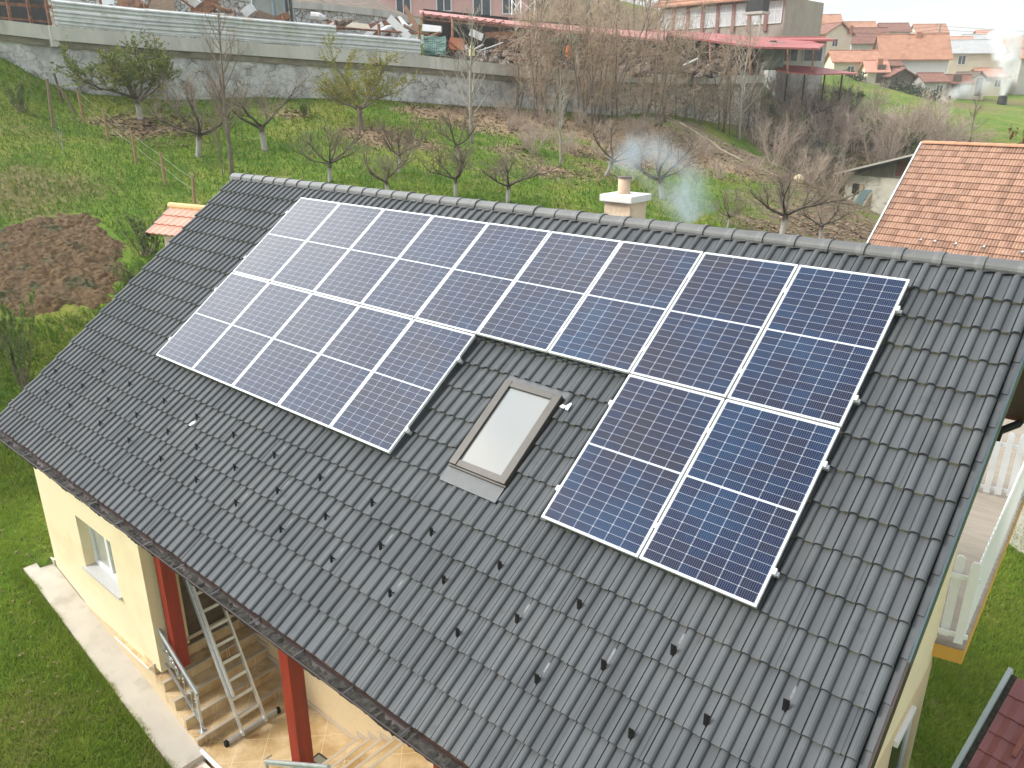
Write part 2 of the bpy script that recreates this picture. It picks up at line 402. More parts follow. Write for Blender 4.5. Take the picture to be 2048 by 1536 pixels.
# ------------------------------------------------------------------ house materials
def tile_material():
    m = bpy.data.materials.new('anthracite tile'); m.use_nodes = True; N, L = nodes(m); b = N['Principled BSDF']
    b.inputs['Roughness'].default_value = .42; b.inputs['Specular IOR Level'].default_value = .22
    tc = N.new('ShaderNodeTexCoord')
    def nz(s, d=5):
        n = N.new('ShaderNodeTexNoise'); n.inputs['Scale'].default_value = s; n.inputs['Detail'].default_value = d; L.new(tc.outputs['Object'], n.inputs['Vector']); return n.outputs['Fac']
    def mr(f, a, c):
        r = N.new('ShaderNodeMapRange'); r.interpolation_type = 'SMOOTHSTEP'; r.inputs['From Min'].default_value = a; r.inputs['From Max'].default_value = c; L.new(f, r.inputs['Value']); return r.outputs['Result']
    def mix(f, a, c):
        x = N.new('ShaderNodeMix'); x.data_type = 'RGBA'; L.new(f, x.inputs['Factor'])
        for i, v in ((6, a), (7, c)):
            if hasattr(v, 'is_output'): L.new(v, x.inputs[i])
            else: x.inputs[i].default_value = (*v, 1)
        return x.outputs[2]
    a = N.new('ShaderNodeAttribute'); a.attribute_name = 'tint'
    c = mix(a.outputs['Fac'], (.062, .068, .074), (.086, .094, .101))
    c = mix(mr(nz(1.1), .45, .7), c, (.092, .098, .102))
    c = mix(mr(nz(60, 2), .74, .80), c, (.13, .135, .135))
    c = mix(mr(nz(7), .58, .8), c, (.058, .062, .063))
    L.new(c, b.inputs['Base Color'])
    rr = N.new('ShaderNodeMapRange'); rr.inputs['To Min'].default_value = .46; rr.inputs['To Max'].default_value = .66; L.new(nz(3), rr.inputs['Value']); L.new(rr.outputs['Result'], b.inputs['Roughness'])
    bp = N.new('ShaderNodeBump'); bp.inputs['Strength'].default_value = .25; bp.inputs['Distance'].default_value = .004; L.new(nz(90, 3), bp.inputs['Height']); L.new(bp.outputs['Normal'], b.inputs['Normal'])
    return m
M_TILE = tile_material()
M_BUTT = mat('bare tile edge', (.13, .12, .09), (.33, .30, .215), 9, .9, contrast=.35)
M_RIDGE = mat('ridge tile grey', (.085, .088, .087), (.125, .127, .122), 3, .5, .2, 60)
M_DARK = mat('dark trim', (.012, .011, .011), (.022, .020, .019), 6, .5)
M_FLASH = mat('grey flashing', (.055, .060, .064), (.08, .086, .09), 5, .45)
M_BLUE = mat('blue grey edge board', (.035, .060, .078), (.055, .085, .10), 6, .5)
M_BROWN = mat('dark brown board', (.022, .012, .011), (.036, .018, .016), 8, .6)
M_CREAM = mat('cream render', (.80, .69, .46), (.83, .73, .50), 1.3, .9, .25, 160, contrast=.6, c3=(.77, .645, .41), s3=.8)
M_TAN = mat('tan plinth render', (.62, .49, .30), (.70, .565, .36), 30, .92, .35, 220)
M_CONC = mat('pale concrete', (.49, .45, .39), (.57, .525, .455), 1.6, .9, .3, 60, c3=(.43, .39, .33), s3=1.7)
M_WHITE = mat('white plastic', (.80, .81, .82), (.74, .75, .76), 3, .35)
M_RED = mat('red painted timber', (.24, .020, .011), (.34, .030, .014), 5, .5, .3, 40, stretch=(6, 6, .35), contrast=.4, c3=(.20, .022, .014), s3=3)
M_GRAN = mat('speckled granite', (.42, .42, .42), (.62, .61, .60), 120, .4, contrast=.2)
M_GALV = mat('galvanised steel', (.46, .49, .52), (.62, .65, .67), 8, .38, metal=.55)
M_ALU = mat('aluminium', (.56, .58, .60), (.66, .67, .68), 10, .38, metal=.55)
M_BLACKP = mat('black plastic', (.010, .010, .011), rough=.6, spec=.25)
M_GLASSD = mat('dark window glass', (.02, .025, .03), rough=.06, spec=.8)
M_MUST = mat('mustard fascia', (.62, .33, .045), (.68, .38, .07), 3, .8)
M_DECK = mat('weathered terrace floor', (.24, .205, .165), (.31, .27, .22), 1.5, .85, .2, 30, stretch=(1, 6, 1))
M_FENCEW = mat('white painted timber', (.83, .84, .85), (.88, .885, .89), 6, .5, .1, 40)

def porch_tile_material():
    m = mat('beige stone tile', (.47, .315, .15), (.66, .50, .30), 2.6, .3, contrast=.34, c3=(.37, .225, .09), s3=1.9)
    N, L = nodes(m); b = N['Principled BSDF']
    src = b.inputs['Base Color'].links[0].from_socket
    tc = N.new('ShaderNodeTexCoord'); br = N.new('ShaderNodeTexBrick'); br.offset = 0
    mp = N.new('ShaderNodeMapping'); mp.inputs['Rotation'].default_value = (0, 0, R(45)); L.new(tc.outputs['Object'], mp.inputs['Vector']); L.new(mp.outputs['Vector'], br.inputs['Vector'])
    br.inputs['Scale'].default_value = 1; br.inputs['Brick Width'].default_value = .42; br.inputs['Row Height'].default_value = .42; br.inputs['Mortar Size'].default_value = .004
    x = N.new('ShaderNodeMix'); x.data_type = 'RGBA'; L.new(br.outputs['Fac'], x.inputs['Factor']); L.new(src, x.inputs[6]); x.inputs[7].default_value = (.72, .60, .42, 1); L.new(x.outputs[2], b.inputs['Base Color'])
    return m
M_PTILE = porch_tile_material()
M_NOSE = mat('step nosing strip', (.47, .395, .30), (.54, .46, .36), 10, .5)

# ------------------------------------------------------------------ the house
house = thing('house', (3.5, 0, 0), 'cream house under a dark grey tiled roof carrying the solar panels, red porch posts below', 'house')
XL, XR = -2.70, 10.44                 # tiled width
N_PAN = -.125
VEDGE = [-.36] + [.022 + .3475 * k for k in range(16)] + [5.60]
SKY_U, SKY_V = (6.04, 6.84), (2.19, 3.53)
def roof_tiles():
    mb = MB(); cols = []
    P = .15; u0 = -.035
    ks = range(-17, 71)
    prof = [(-.036, 0), (-.033, .011), (-.025, .021), (-.011, .028), (.010, .028), (.024, .022), (.032, .011), (.036, 0), (.075, -.001)]
    tints = {}
    for r in range(len(VEDGE) - 1):
        va, vb = VEDGE[r] - .02, VEDGE[r + 1]
        for k in ks:
            jig = random.Random((r * 977 + k // 2) * 13 + 5); dn = jig.uniform(-.003, .003); dv = jig.uniform(-.004, .004); tn = jig.random()
            uc = u0 + k * P
            if SKY_U[0] - .02 < uc < SKY_U[1] + .02 and va > SKY_V[0] - .25 and vb < SKY_V[1] + .04: continue
            pr = list(prof)
            gd = -.016 if k % 2 == 0 else -.006
            pr = [(-.075, -.001), (-.046, 0), (-.044, gd), (-.0385, gd), (-.037, 0)] + pr
            if k == 70: pr = pr[:-1]
            a = [RP(uc + x, va, N_PAN + z + dn) for x, z in pr]
            b = [RP(uc + x, vb + dv, N_PAN + .034 + z + dn) for x, z in pr]
            c = [RP(uc + x, vb + dv + .001, N_PAN + .034 + z * .15 - .042 + dn) for x, z in pr]
            n = len(pr); base = len(mb.v); mb.v += [tuple(p) for p in a + b + c]
            for i in range(n - 1):
                mb.f.append((base + i, base + n + i, base + n + i + 1, base + i + 1)); mb.m.append(0); cols.append(tn)
                mb.f.append((base + n + i, base + 2 * n + i, base + 2 * n + i + 1, base + n + i + 1)); mb.m.append(1 if -.003 < pr[i][1] < .008 and abs(pr[i + 1][1]) < .008 else 0); cols.append(tn * .5)
    mb.col = cols
    return mb
roof = roof_tiles().build('roof', [M_TILE, M_BUTT], house)
# ridge, rear slope, deck under the tiles
VR = -.4226; ridge_p = RP(0, VR, -.15)
ry, rz = ridge_p.y, ridge_p.z
mb = MB()
ev = RP(0, 5.50, -.16)
for x0, x1 in ((XL + .03, XR - .0),):
    mb.prism([(x0, ry, rz), (x0, ev.y, ev.z), (x0, ev.y + .04, ev.z - .12), (x0, ry, rz - .16)], (x1 - x0, 0, 0))
by = 3.75; zb = rz - (by - ry) * math.tan(SL)
mb.build('roof_deck', M_DARK, house)
mb = MB(); mb.prism([(XL, ry + .02, rz - .03), (XL, ry + .02, rz - .17), (XL, by, zb - .12), (XL, by, zb + .0)], (10.56 - XL, 0, 0)); mb.build('rear_soffit', mat('brown rafter boards', (.035, .015, .011), (.06, .026, .018), 4, .6, stretch=(1, 8, 8)), house)
mb = MB(); mb.box((XL, by, zb - .16), (10.57, by + .025, zb + .02)); mb.build('rear_fascia', mat('dark red fascia', (.13, .022, .018), (.17, .03, .025), 4, .5), house)
mb = MB(); mb.tube([(XL, by + .09, zb - .04), (10.57, by + .09, zb - .04)], .06, 10); mb.build('rear_gutter', M_BLACKP, house)
mb = MB(); mb.tube([ONY(2046, 824, by + .09), ONY(2044, 838, by + .05), ONY(2036, 848, by), ONY(2000, 862, by - .22), ONY(1992, 880, by - .24)], .05, 10); mb.build('downpipe', M_BLACKP, house, smooth=True)
mb = MB()
for k in range(17):                    # rear slope courses
    t0, t1 = k / 17, (k + 1) / 17
    f = lambda t, d: (XL, ry + (by - ry) * t, rz - .02 + (zb - rz) * t + d)
    a, b = f(t0, 0), f(t1, .03); c = f(t1, -.01)
    mb.quad(a, b, (XR, b[1], b[2]), (XR, a[1], a[2])); mb.quad(b, c, (XR, c[1], c[2]), (XR, b[1], b[2]))
mb.build('rear_slope', M_RIDGE, house)
# ridge tiles
for k in range(38):
    ua = -2.71 + .353 * k; ub = ua + .385
    if ua > 10.4: break
    m2 = MB(); n = 12; ring = []
    dz = random.uniform(-.004, .004)
    for (u, rr) in ((ua, .118), (ua + .30, .124), (ua + .34, .134), (ub, .136)):
        row = []
        for i in range(n + 1):
            t = R(-12) + (PI + R(24)) * i / n
            y = ry - math.cos(t) * rr * .98; z = rz - .012 + dz + math.sin(t) * rr * .72
            row.append((u, y, z))
        ring.append(row)
    for a, b in zip(ring[:-1], ring[1:]):
        for i in range(n): m2.quad(a[i], b[i], b[i + 1], a[i + 1])
    m2.add([ (ub, p[1], p[2]) for p in ring[-1]], [tuple(range(n + 1))])
    m2.build('ridge_tile', M_RIDGE, roof, smooth=False)
mb = MB()                              # ventilated ridge strip
pv = [];
for k in range(int((XR - XL) / .05)):
    u = XL + k * .05; w_ = .035 + .012 * math.sin(k * 2.1)
    mb.quad(RP(u, -.335 + w_, -.092), RP(u + .05, -.335 + .035 + .012 * math.sin((k + 1) * 2.1), -.092), RP(u + .05, -.40, -.075), RP(u, -.40, -.075))
mb.build('ridge_vent', M_DARK, roof)
# verges
mb = MB(); a, b = RP(XL - .03, -.45, -.24), RP(XL - .03, 5.58, -.24); mb.beam(a, b, .06, .17, (0, -SN, CS)); mb.build('verge_board', M_DARK, house)
mb = MB()
for k in range(18):
    va = -.42 + k * .345
    mb.beam(RP(10.535, va, -.15), RP(10.535, va + .36, -.14), .05, .012, (0, -SN, CS))
mb.build('verge_flashing', M_FLASH, house)
mb = MB(); mb.beam(RP(10.495, -.45, -.19), RP(10.495, 5.6, -.19), .03, .08, (0, -SN, CS)); mb.build('verge_gap_shade', M_BLACKP, house)  # black bar standing in for the shade inside the open gap
mb = MB(); mb.beam(RP(10.569, -.45, -.215), RP(10.569, 3.4, -.215), .020, .15, (0, -SN, CS)); mb.build('verge_board', M_BLUE, house)
mb = MB(); mb.beam(RP(10.569, 3.4, -.215), RP(10.569, 5.62, -.215), .020, .15, (0, -SN, CS)); mb.build('verge_board', M_BROWN, house)
# gutter with brackets and rotting leaves
GY0, GZ0, GR = -4.545, 4.115, .068
mb = MB(); n = 10; x0, x1 = XL - .02, 10.56
outer = [(GY0 + GR * math.cos(PI + PI * i / n), GZ0 + GR * math.sin(PI + PI * i / n)) for i in range(n + 1)]
inner = [(GY0 + (GR - .006) * math.cos(PI + PI * i / n), GZ0 + (GR - .006) * math.sin(PI + PI * i / n)) for i in range(n + 1)]
loop = outer + inner[::-1]
mb.prism([(x0, y, z) for y, z in loop], (x1 - x0, 0, 0))
mb.tube([(x0, GY0 - GR, GZ0), (x1, GY0 - GR, GZ0)], .009, 8)
gut = mb.build('gutter', M_BROWN, house)
mb = MB()
xs = np.arange(x0, x1, .035); prev = None
for x in xs:
    h = -.040 + .02 * math.sin(x * 9) * math.sin(x * 3.3) + random.uniform(-.008, .012)
    row = [(x, GY0 + y, GZ0 + h + random.uniform(-.006, .012)) for y in (-.064, -.03, .0, .03, .064)]
    if prev:
        for i in range(4): mb.quad(prev[i], row[i], row[i + 1], prev[i + 1])
    prev = row
mb.build('gutter_debris', mat('rotting leaves', (.016, .015, .014), (.055, .049, .038), 16, .95, .6, 60, contrast=.3), gut)
mb = MB()
for x in np.arange(-2.4, 10.5, .75):
    mb = MB(); mb.beam((x, GY0 - GR, GZ0 + .004), (x, GY0 + GR + .03, GZ0 + .012), .022, .004); mb.build('gutter_bracket', M_DARK, gut)
# soffit / eave underside
mb = MB(); mb.box((XL + .02, -4.47, 3.99), (10.5, -3.6, 4.03)); mb.build('soffit', mat('soffit boards', (.20, .10, .05), (.26, .14, .075), 4, .7), house)

# walls -------------------------------------------------------------
YF, YB = -4.01, 3.45; XW0, XW1, XG = -2.70, 1.09, 9.92
ZT = 4.0
wx0, wx1, wz0, wz1 = -1.18, .08, 1.80, 2.77
mb = MB()
mb.box((XW0, YF, .9), (wx0, YF + .32, ZT)); mb.box((wx1, YF, .9), (XW1, YF + .32, ZT))
mb.box((wx0, YF, .9), (wx1, YF + .32, wz0)); mb.box((wx0, YF, wz1), (wx1, YF + .32, ZT))
mb.box((XW0, YF + .32, .9), (XW0 + .3, YB, ZT))
mb.box((.80, -3.60, 1.1), (1.02, YF + .52, ZT))
mb.box((.86, -2.43, 1.16), (.98, -2.2, ZT))
mb.box((-2.4, -2.43, .75), (XG - .3, -2.13, ZT))      # porch back wall, upper
mb.box((XW0 + .3, YB - .3, -1), (XG - .3, YB, ZT))
mb.box((XG - .3, -2.43, 1.2), (XG, YB, ZT))
zw_ = rz - (YB - ry) * math.tan(SL) - .22
mb.prism([(XG - .3, YB, ZT), (XG - .3, -3.6, ZT), (XG - .3, ry, rz - .25), (XG - .3, YB, zw_)], (.3, 0, 0)); mb.box((XW0 + .3, YB - .3, ZT), (XG - .3, YB, zw_))
mb.prism([(XW0, YB, ZT), (XW0, YF + .02, ZT), (XW0, ry, rz - .25), (XW0, YB, zw_)], (.3, 0, 0))
mb.build('wall', M_CREAM, house)
mb = MB()
mb.box((XW0 - .004, YF - .015, .2), (.86, YF + .3, .9))
for (xa, xb, zt) in ((.86, 1.12, .78), (1.12, 1.40, .575), (1.40, 1.68, .375), (1.68, 1.97, .17)):
    mb.box((xa, YF - .015, -.6), (xb, YF + .1, zt - .028))
mb.box((XW0, YF - .015, -.6), (.86, YF + .28, .2 + .0))
mb.box((.5, -2.43 - .012, -.6), (XG - .3, -2.2, .75))
mb.box((XG - .29, -2.42, -4.5), (XG + .012, YB + .012, 1.2))
mb.build('plinth', M_TAN, house)
mb = MB(); mb.box((-.30, YF - .075, .86), (.84, YF - .016, .885)); mb.box((-.30, YF - .085, .868), (.84, YF - .0752, .9)); mb.build('ledge_trim', M_WHITE, house)
mb = MB(); mb.box((-.3, YF - .075, .8852), (.84, YF - .002, .897)); mb.build('ledge', M_PTILE, house)
# front window
win = MB(); fy = YF + .15
win.box((wx0, fy, wz0), (wx0 + .10, fy + .07, wz1)); win.box((wx1 - .07, fy, wz0), (wx1, fy + .07, wz1))
win.box((wx0 + .10, fy, wz0), (wx1 - .07, fy + .07, wz0 + .09)); win.box((wx0 + .10, fy, wz1 - .07), (wx1 - .07, fy + .07, wz1))
win.box((wx0 + .6, fy - .002, wz0 + .07), (wx0 + .69, fy + .068, wz1 - .07))
wn = win.build('window', M_WHITE, house)
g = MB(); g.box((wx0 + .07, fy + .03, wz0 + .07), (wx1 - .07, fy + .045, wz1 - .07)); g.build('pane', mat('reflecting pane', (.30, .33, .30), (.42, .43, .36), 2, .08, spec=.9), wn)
g = MB(); g.box((wx0 - .04, YF - .05, wz0 - .028), (wx0, YF - .002, wz0 + .006)); g.box((wx0 + .001, YF - .05, wz0 - .028), (wx1 - .001, fy - .003, wz0 + .006)); g.box((wx1, YF - .05, wz0 - .028), (wx1 + .04, YF - .002, wz0 + .006)); g.build('sill', M_GRAN, wn)
# porch: floor, stairs, landing, posts
YP0, YP1 = YF + .085, -2.43
mb = MB()
mb.box((.0, -3.6, 1.0), (.66, YP1, 1.155)); mb.box((.60, YP0, .0), (.86, YP1, .965 - .02))
steps = [(.90, .97), (1.155, .76), (1.43, .575), (1.70, .38), (1.985, .185)]
xb = .60
mb.cm = 0
for (xn, zt) in steps:
    mb.box((xb, YF - .02, zt - .20), (xn - .012, YP1, zt - .003)); xb = xn - .03
mb.box((.62, YF - .016, .785), (.865, YP1, .95))
mb.box((1.95, YF + .0, -.2), (3.76, YP1, .04))
st2 = [(3.76 + .27 * i, .04 + .165 * (i + 1)) for i in range(5)]
for xn, zt in st2: mb.box((xn, YF + .0, -.3), (xn + .29 if xn < 4.7 else XG - .35, YP1, zt))
porch = mb.build('porch_stairs', M_PTILE, house)
mb = MB()
for xn, zt in steps: mb = MB(); mb.box((xn - .05, YF - .03, zt - .026), (xn + .012, YP1 - .03, zt + .003)); mb.build('step_nosing', M_NOSE, porch)
for xn, zt in st2: mb = MB(); mb.box((xn - .012, YF - .01, zt - .02), (xn + .04, YP1 - .03, zt + .003)); mb.build('step_nosing', M_NOSE, porch)
mb = MB()
Y_ = YP1 - .028; Y2 = YP1 - .013
for xn, zt in steps:
    mb.box((xn - .24, Y_, zt + .004), (xn - .001, Y2, zt + .09))
    mb.box((xn, Y_, zt - .12), (xn + .045, Y2, zt + .09))
mb.box((2.03, Y_, .044), (3.70, Y2, .12))
for xn, zt in st2: mb.box((xn - .05, Y_, zt - .085), (xn - .001, Y2, zt + .085)); mb.box((xn, Y_, zt + .004), (xn + .219, Y2, zt + .085))
mb.build('skirting', M_NOSE, porch)
mb = MB(); mb.box((1.98, YF - .05, .02), (3.7, YF - .0, .055)); mb.build('landing_trim', M_WHITE, house)
for (xx, yy, zb) in ((1.17, -3.86, 1.0), (4.53, YF, .18), (7.08, YF, .8)):
    mb = MB(); mb.box((xx, yy, zb), (xx + .19, yy + .19, 4.0)); mb.build('porch_post', M_RED, house, bevel=.006)
mb = MB(); mb.box((1.0, -3.62, 3.75), (9.7, -3.5, 3.98)); mb.build('porch_beam', M_RED, house)
# porch door (dark glass) facing the steps
mb = MB(); dx = 1.02
mb.box((dx - .06, -3.60, 1.155), (dx + .005, YP1, 1.22)); mb.box((dx - .06, -3.60, 1.22), (dx, -3.55, 3.3)); mb.box((dx - .06, -2.48, 1.22), (dx, YP1, 3.3)); mb.box((dx - .06, -3.60, 3.3), (dx, YP1, 3.36))
dr = mb.build('door', mat('taupe door frame', (.42, .36, .28), (.48, .41, .33), 6, .5), house)
g = MB(); g.box((dx - .045, -3.55, 1.22), (dx - .02, -2.48, 3.3)); g.build('pane', mat('dark brown door glass', (.035, .026, .020), (.07, .05, .035), 3, .25, stretch=(1, 1, 6)), dr)
# galvanised stair railings
def railing(p0, p1, hr0, y):
    pr = MB(); a, b = Vector(p0), Vector(p1)
    pr.tube([a, b], .026, 10); pr.beam(a + Vector((0, 0, -.035)), b + Vector((0, 0, -.035)), .045, .012)
    lo0, lo1 = a - Vector((0, 0, hr0)), b - Vector((0, 0, hr0))
    pr.beam(lo0, lo1, .03, .014)
    pr.beam(a - Vector((0, 0, hr0 + .13)), a, .032, .032); pr.beam(b - Vector((.04, 0, hr0 + .10)), b - Vector((.04, 0, 0)), .034, .034)
    pr.tube([a, a + Vector((-.03, .02, .01)), a + Vector((-.03, .10, .0))], .012, 6)
    for t in (.62, .78, .9):
        q = a.lerp(b, t); pr.tube([q, q - Vector((0, 0, hr0))], .007, 6)
        for zz in (.22, .28): pr.tube([q - Vector((0, 0, zz - .02)), q - Vector((0, 0, zz)), q - Vector((0, 0, zz + .02))], [.004, .02, .004], 6)
    d = (b - a).normalized()
    for t, rr, sg in ((.12, .08, 1), (.24, .09, -1), (.36, .085, 1), (.46, .08, -1), (.3, .05, 1)):
        q = a.lerp(b, t) - Vector((0, 0, hr0 * .5)); sp_ = []
        for i in range(22):
            an = i * .42 * sg; r_ = rr * (1 - i / 26)
            sp_.append(q + d * (r_ * math.cos(an)) + Vector((0, 0, r_ * 1.5 * math.sin(an))))
        pr.tube(sp_, .008, 5)
    pr.box((b.x - .09, b.y - .05, b.z - hr0 - .115), (b.x + .01, b.y + .05, b.z - hr0 - .10))
    return pr
r1 = railing((.98, -3.93, 1.70), (2.02, -3.93, .99), .60, 0).build('stair_railing', M_GALV, house)
r2 = railing((4.0, -4.06, 1.16), (5.4, -4.06, 2.02), .60, 0).build('stair_railing', M_GALV, house)
# gable window with white blind box
gp = [ONX(1828, 1398, XG + .02), ONX(1784, 1502, XG + .02)]
mb = MB(); ya, yb_ = gp[1][1], gp[0][1]; zt = (gp[0][2] + gp[1][2]) / 2
mb.box((XG + .013, ya, zt - 1.5), (XG + .03, yb_, zt - .06))
gw = mb.build('window', M_GLASSD, house)
mb = MB(); mb.box((XG + .013, ya, zt - .06), (XG + .075, yb_, zt + .03)); mb.box((XG + .03, yb_ - .06, zt - 1.5), (XG + .055, yb_, zt - .06)); mb.build('frame', M_WHITE, gw)
mb = MB(); mb.box((XG + .013, ya - .05, zt - 1.55), (XG + .16, yb_ + .08, zt - 1.5)); mb.build('sill', M_GRAN, gw)
# chimney
cf = ONY(1208, 432, 1.7); c1 = ONY(1251, 400, 1.7); cx0, cx1 = cf[0], c1[0]; cw = .43; cx1 = cx0 + cw
ctop = ONY(1208, 402, 1.7)[2]
mb = MB(); mb.box((cx0, 1.7, 5.4), (cx1, 1.7 + cw, ctop))
ch = mb.build('chimney', mat('stained cream render', (.72, .56, .40), (.82, .69, .52), 3.5, .9, .2, 60, c3=(.55, .42, .30), s3=2), house)
mb = MB(); mb.box((cx0 - .055, 1.645, ctop), (cx1 + .055, 1.755 + cw, ctop + .10)); mb.build('chimney_cap', mat('white cap', (.80, .79, .76), (.70, .69, .65), 4, .8), ch, bevel=.012)
fc = Vector((cx0 + cw * .42, 1.7 + cw * .5, ctop + .10))
mb = MB(); mb.tube([fc, fc + Vector((0, 0, .05)), fc + Vector((0, 0, .22))], [.095, .088, .088], 20)
mb.build('flue_pipe', mat('sooty clay flue', (.50, .35, .24), (.68, .53, .40), 5, .85, contrast=.4, c3=(.25, .17, .12), s3=3), ch, smooth=True)
mb = MB(); mb.cyl(fc + Vector((0, 0, .22)), .098, .018, 20); mb.cyl(fc + Vector((0, 0, .2385)), .075, .003, 20); mb.build('flue_rim', mat('sooty rim', (.10, .08, .065), (.17, .13, .1), 8, .8), ch)
# skylight
def slab(mb, u0, u1, v0, v1, n0, n1):
    mb.hexa([RP(u0, v1, n0), RP(u1, v1, n0), RP(u1, v0, n0), RP(u0, v0, n0), RP(u0, v1, n1), RP(u1, v1, n1), RP(u1, v0, n1), RP(u0, v0, n1)])
M_TAUPE = mat('taupe aluminium', (.062, .055, .048), (.08, .072, .062), 5, .42, metal=.25)
mb = MB(); u0, u1, v0, v1 = 6.055, 6.825, 2.20, 3.335
slab(mb, u0, u0 + .095, v0, v1, -.16, -.03); slab(mb, u1 - .095, u1, v0, v1, -.16, -.03); slab(mb, u0 + .095, u1 - .095, v0, v0 + .075, -.16, -.032)
slab(mb, u0 + .095, u1 - .095, v1 - .075, v1, -.16, -.04); slab(mb, u0 - .01, u1 + .01, v1, v1 + .022, -.11, -.06)
skl = mb.build('skylight', M_TAUPE, house, bevel=.004)
mb = MB(); slab(mb, u0 + .095, u1 - .095, v0 + .075, v1 - .075, -.12, -.056)
def sky_glass():
    m = bpy.data.materials.new('skylight glass'); m.use_nodes = True; N, L = nodes(m); b = N['Principled BSDF']
    b.inputs['Base Color'].default_value = (.16, .165, .155, 1); b.inputs['Metallic'].default_value = .0; b.inputs['Roughness'].default_value = .02
    b.inputs['Specular IOR Level'].default_value = .5; b.inputs['IOR'].default_value = 1.75
    return m
mb.build('pane', sky_glass(), skl)
mb = MB(); ap = MB()
slab(ap, u0 - .02, u1 - .01, v1 + .02, 3.53, -.106, -.084); slab(ap, u0 - .05, u0 - .006, v0 - .03, v1 + .06, -.15, -.105); slab(ap, u1 + .006, u1 + .05, v0 - .03, v1 + .06, -.15, -.105); slab(ap, u0 - .05, u1 + .05, v0 - .12, v0 - .004, -.15, -.10)
ap.build('flashing', M_FLASH, skl)
# snow guards, three staggered rows
HOOKS = {4.10: [-.97, -.06, .93, 1.83, 2.77, 3.65, 4.55, 5.45, 6.36, 7.23, 8.13, 9.07, 9.96],
         4.45: [-2.14, -1.2, -.27, .64, 1.57, 2.31, 3.22, 4.05, 4.99, 5.9, 6.78, 7.72, 8.59, 9.5],
         4.80: [-1.9, -.93, .03, .96, 1.86, 2.7, 3.61, 4.52, 5.44, 6.37, 7.23, 8.17, 9.09]}
M_STRAP = mat('scuffed strap', (.085, .092, .096), (.15, .157, .157), 40, .5, contrast=.22, stretch=(3, 1, 1))
proto = None
for vv_, us in HOOKS.items():
    for uu in us:
        uu = round((uu - .07) / .15) * .15 + .07
        if proto is None:
            mb = MB(); o0 = RP(uu, vv_, -.105)
            n_ = Vector((0, -SN, CS)); d_ = Vector((0, -CS, -SN)); x_ = Vector((1, 0, 0))
            nn_ = Vector((0, 0, 1))
            mb.obox(o0 + nn_ * .052, x_ * .024, nn_ * .055, Vector((0, .0025, 0)))
            mb.obox(o0 + nn_ * .05 + Vector((0, -.005, 0)), x_ * .006, nn_ * .05, Vector((0, .002, 0)))
            mb.beam(o0 + nn_ * .104, o0 - d_ * .05 + n_ * .028, .013, .004, n_); mb.beam(o0 - d_ * .05 + n_ * .028, o0 - d_ * .058, .013, .004, x_)
            proto = mb.build('snow_guard', M_BLACKP, roof); po = o0; q = proto
            s2 = MB(); s2.obox(o0 - d_ * .10 - n_ * .006, x_ * .010, d_ * .10, n_ * .0015)
            me_s = s2
            st_ = s2.build('scuff', M_STRAP, None)
            bpy.data.objects.remove(st_)
            strap_pts = [Vector(p) - o0 for p in s2.v]; strap_f = s2.f
            s3 = MB(); s3.add([o0 + p for p in strap_pts], strap_f); ps = s3.build('scuff', M_STRAP, roof)
        else:
            q = proto.copy(); COL.objects.link(q); q.location = Vector(proto.location) + (RP(uu, vv_, -.105) - po)
            if random.random() < .45: k_ = ps.copy(); COL.objects.link(k_); k_.location = Vector(ps.location) + (RP(uu, vv_, -.105) - po)
# terrace at the right gable: floor, mustard edge, picket railings
tz = 1.60
e0 = ONZ(1928, 1300, tz); e1 = ONZ(2046, 1003, tz); n0 = ONZ(1842, 1276, tz); bk = ONZ(1945, 985, tz)
dE = Vector(e1 - e0); dE.z = 0; dE.normalize(); e_far = Vector(e0) + dE * 12
near = Vector((8.6, n0[1] - (n0[0] - 8.6) * ((e0[1] - n0[1]) / (e0[0] - n0[0])), tz))
terr = MB(); terr.prism([near, Vector(e0), e_far, (8.6, e_far.y, tz)], (0, 0, -.02)); tb = terr.build('terrace_floor', M_DECK, house)
mb = MB(); mb.prism([near + Vector((0, 0, -.021)), Vector(e0) + Vector((.012, -.012, -.021)), e_far + Vector((.012, 0, -.021)), (8.6, e_far.y, tz - .021)], (0, 0, -.22)); mb.build('terrace_edge', M_MUST, house)
def picket(mb, p, h, w, dirv):
    d = Vector(dirv); nn = Vector((-d.y, d.x, 0)); p = Vector(p)
    poly = [p - d * w / 2, p + d * w / 2, p + d * w / 2 + Vector((0, 0, h - .04)), p + d * w * .25 + Vector((0, 0, h)), p - d * w * .25 + Vector((0, 0, h)), p - d * w / 2 + Vector((0, 0, h - .04))]
    mb.prism([q - nn * .011 for q in poly], nn * .022)
dN = (Vector(e0) - near); dN.z = 0; dN.normalize()
bp_ = ONZ(1884, 1279, tz); hp = up_to(np.array(bp_), 1120)
fr = MB(); L_ = (Vector(bp_) - near).length
for i in range(-1, 9):
    p = Vector(bp_) - dN * .19 * i + Vector((0, .05, .05))
    if i == -1: p = Vector(e0) - dN * .10 + Vector((0, .05, .05))
    picket(fr, p, hp, .115, dN)
a = Vector(e0) + Vector((0, .085, 0)); b = a - dN * 1.6
for zz in (.16, hp * .82): fr.beam(b + Vector((0, 0, zz)), a + Vector((0, 0, zz)), .03, .07)
fr.build('picket_railing', M_FENCEW, house)
fr = MB(); nside = 62
for i in range(nside):
    p = Vector(e0) + dE * (.12 + i * .19) + Vector((-.06, 0, .05)); picket(fr, p, hp, .115, dE)
for zz in (.16, hp * .82): fr.beam(Vector(e0) + dE * .1 + Vector((-.09, 0, zz)), e_far + Vector((-.09, 0, zz)), .03, .07)
fr.build('picket_railing', M_FENCEW, house)
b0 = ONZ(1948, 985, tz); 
fr = MB(); dB = dN
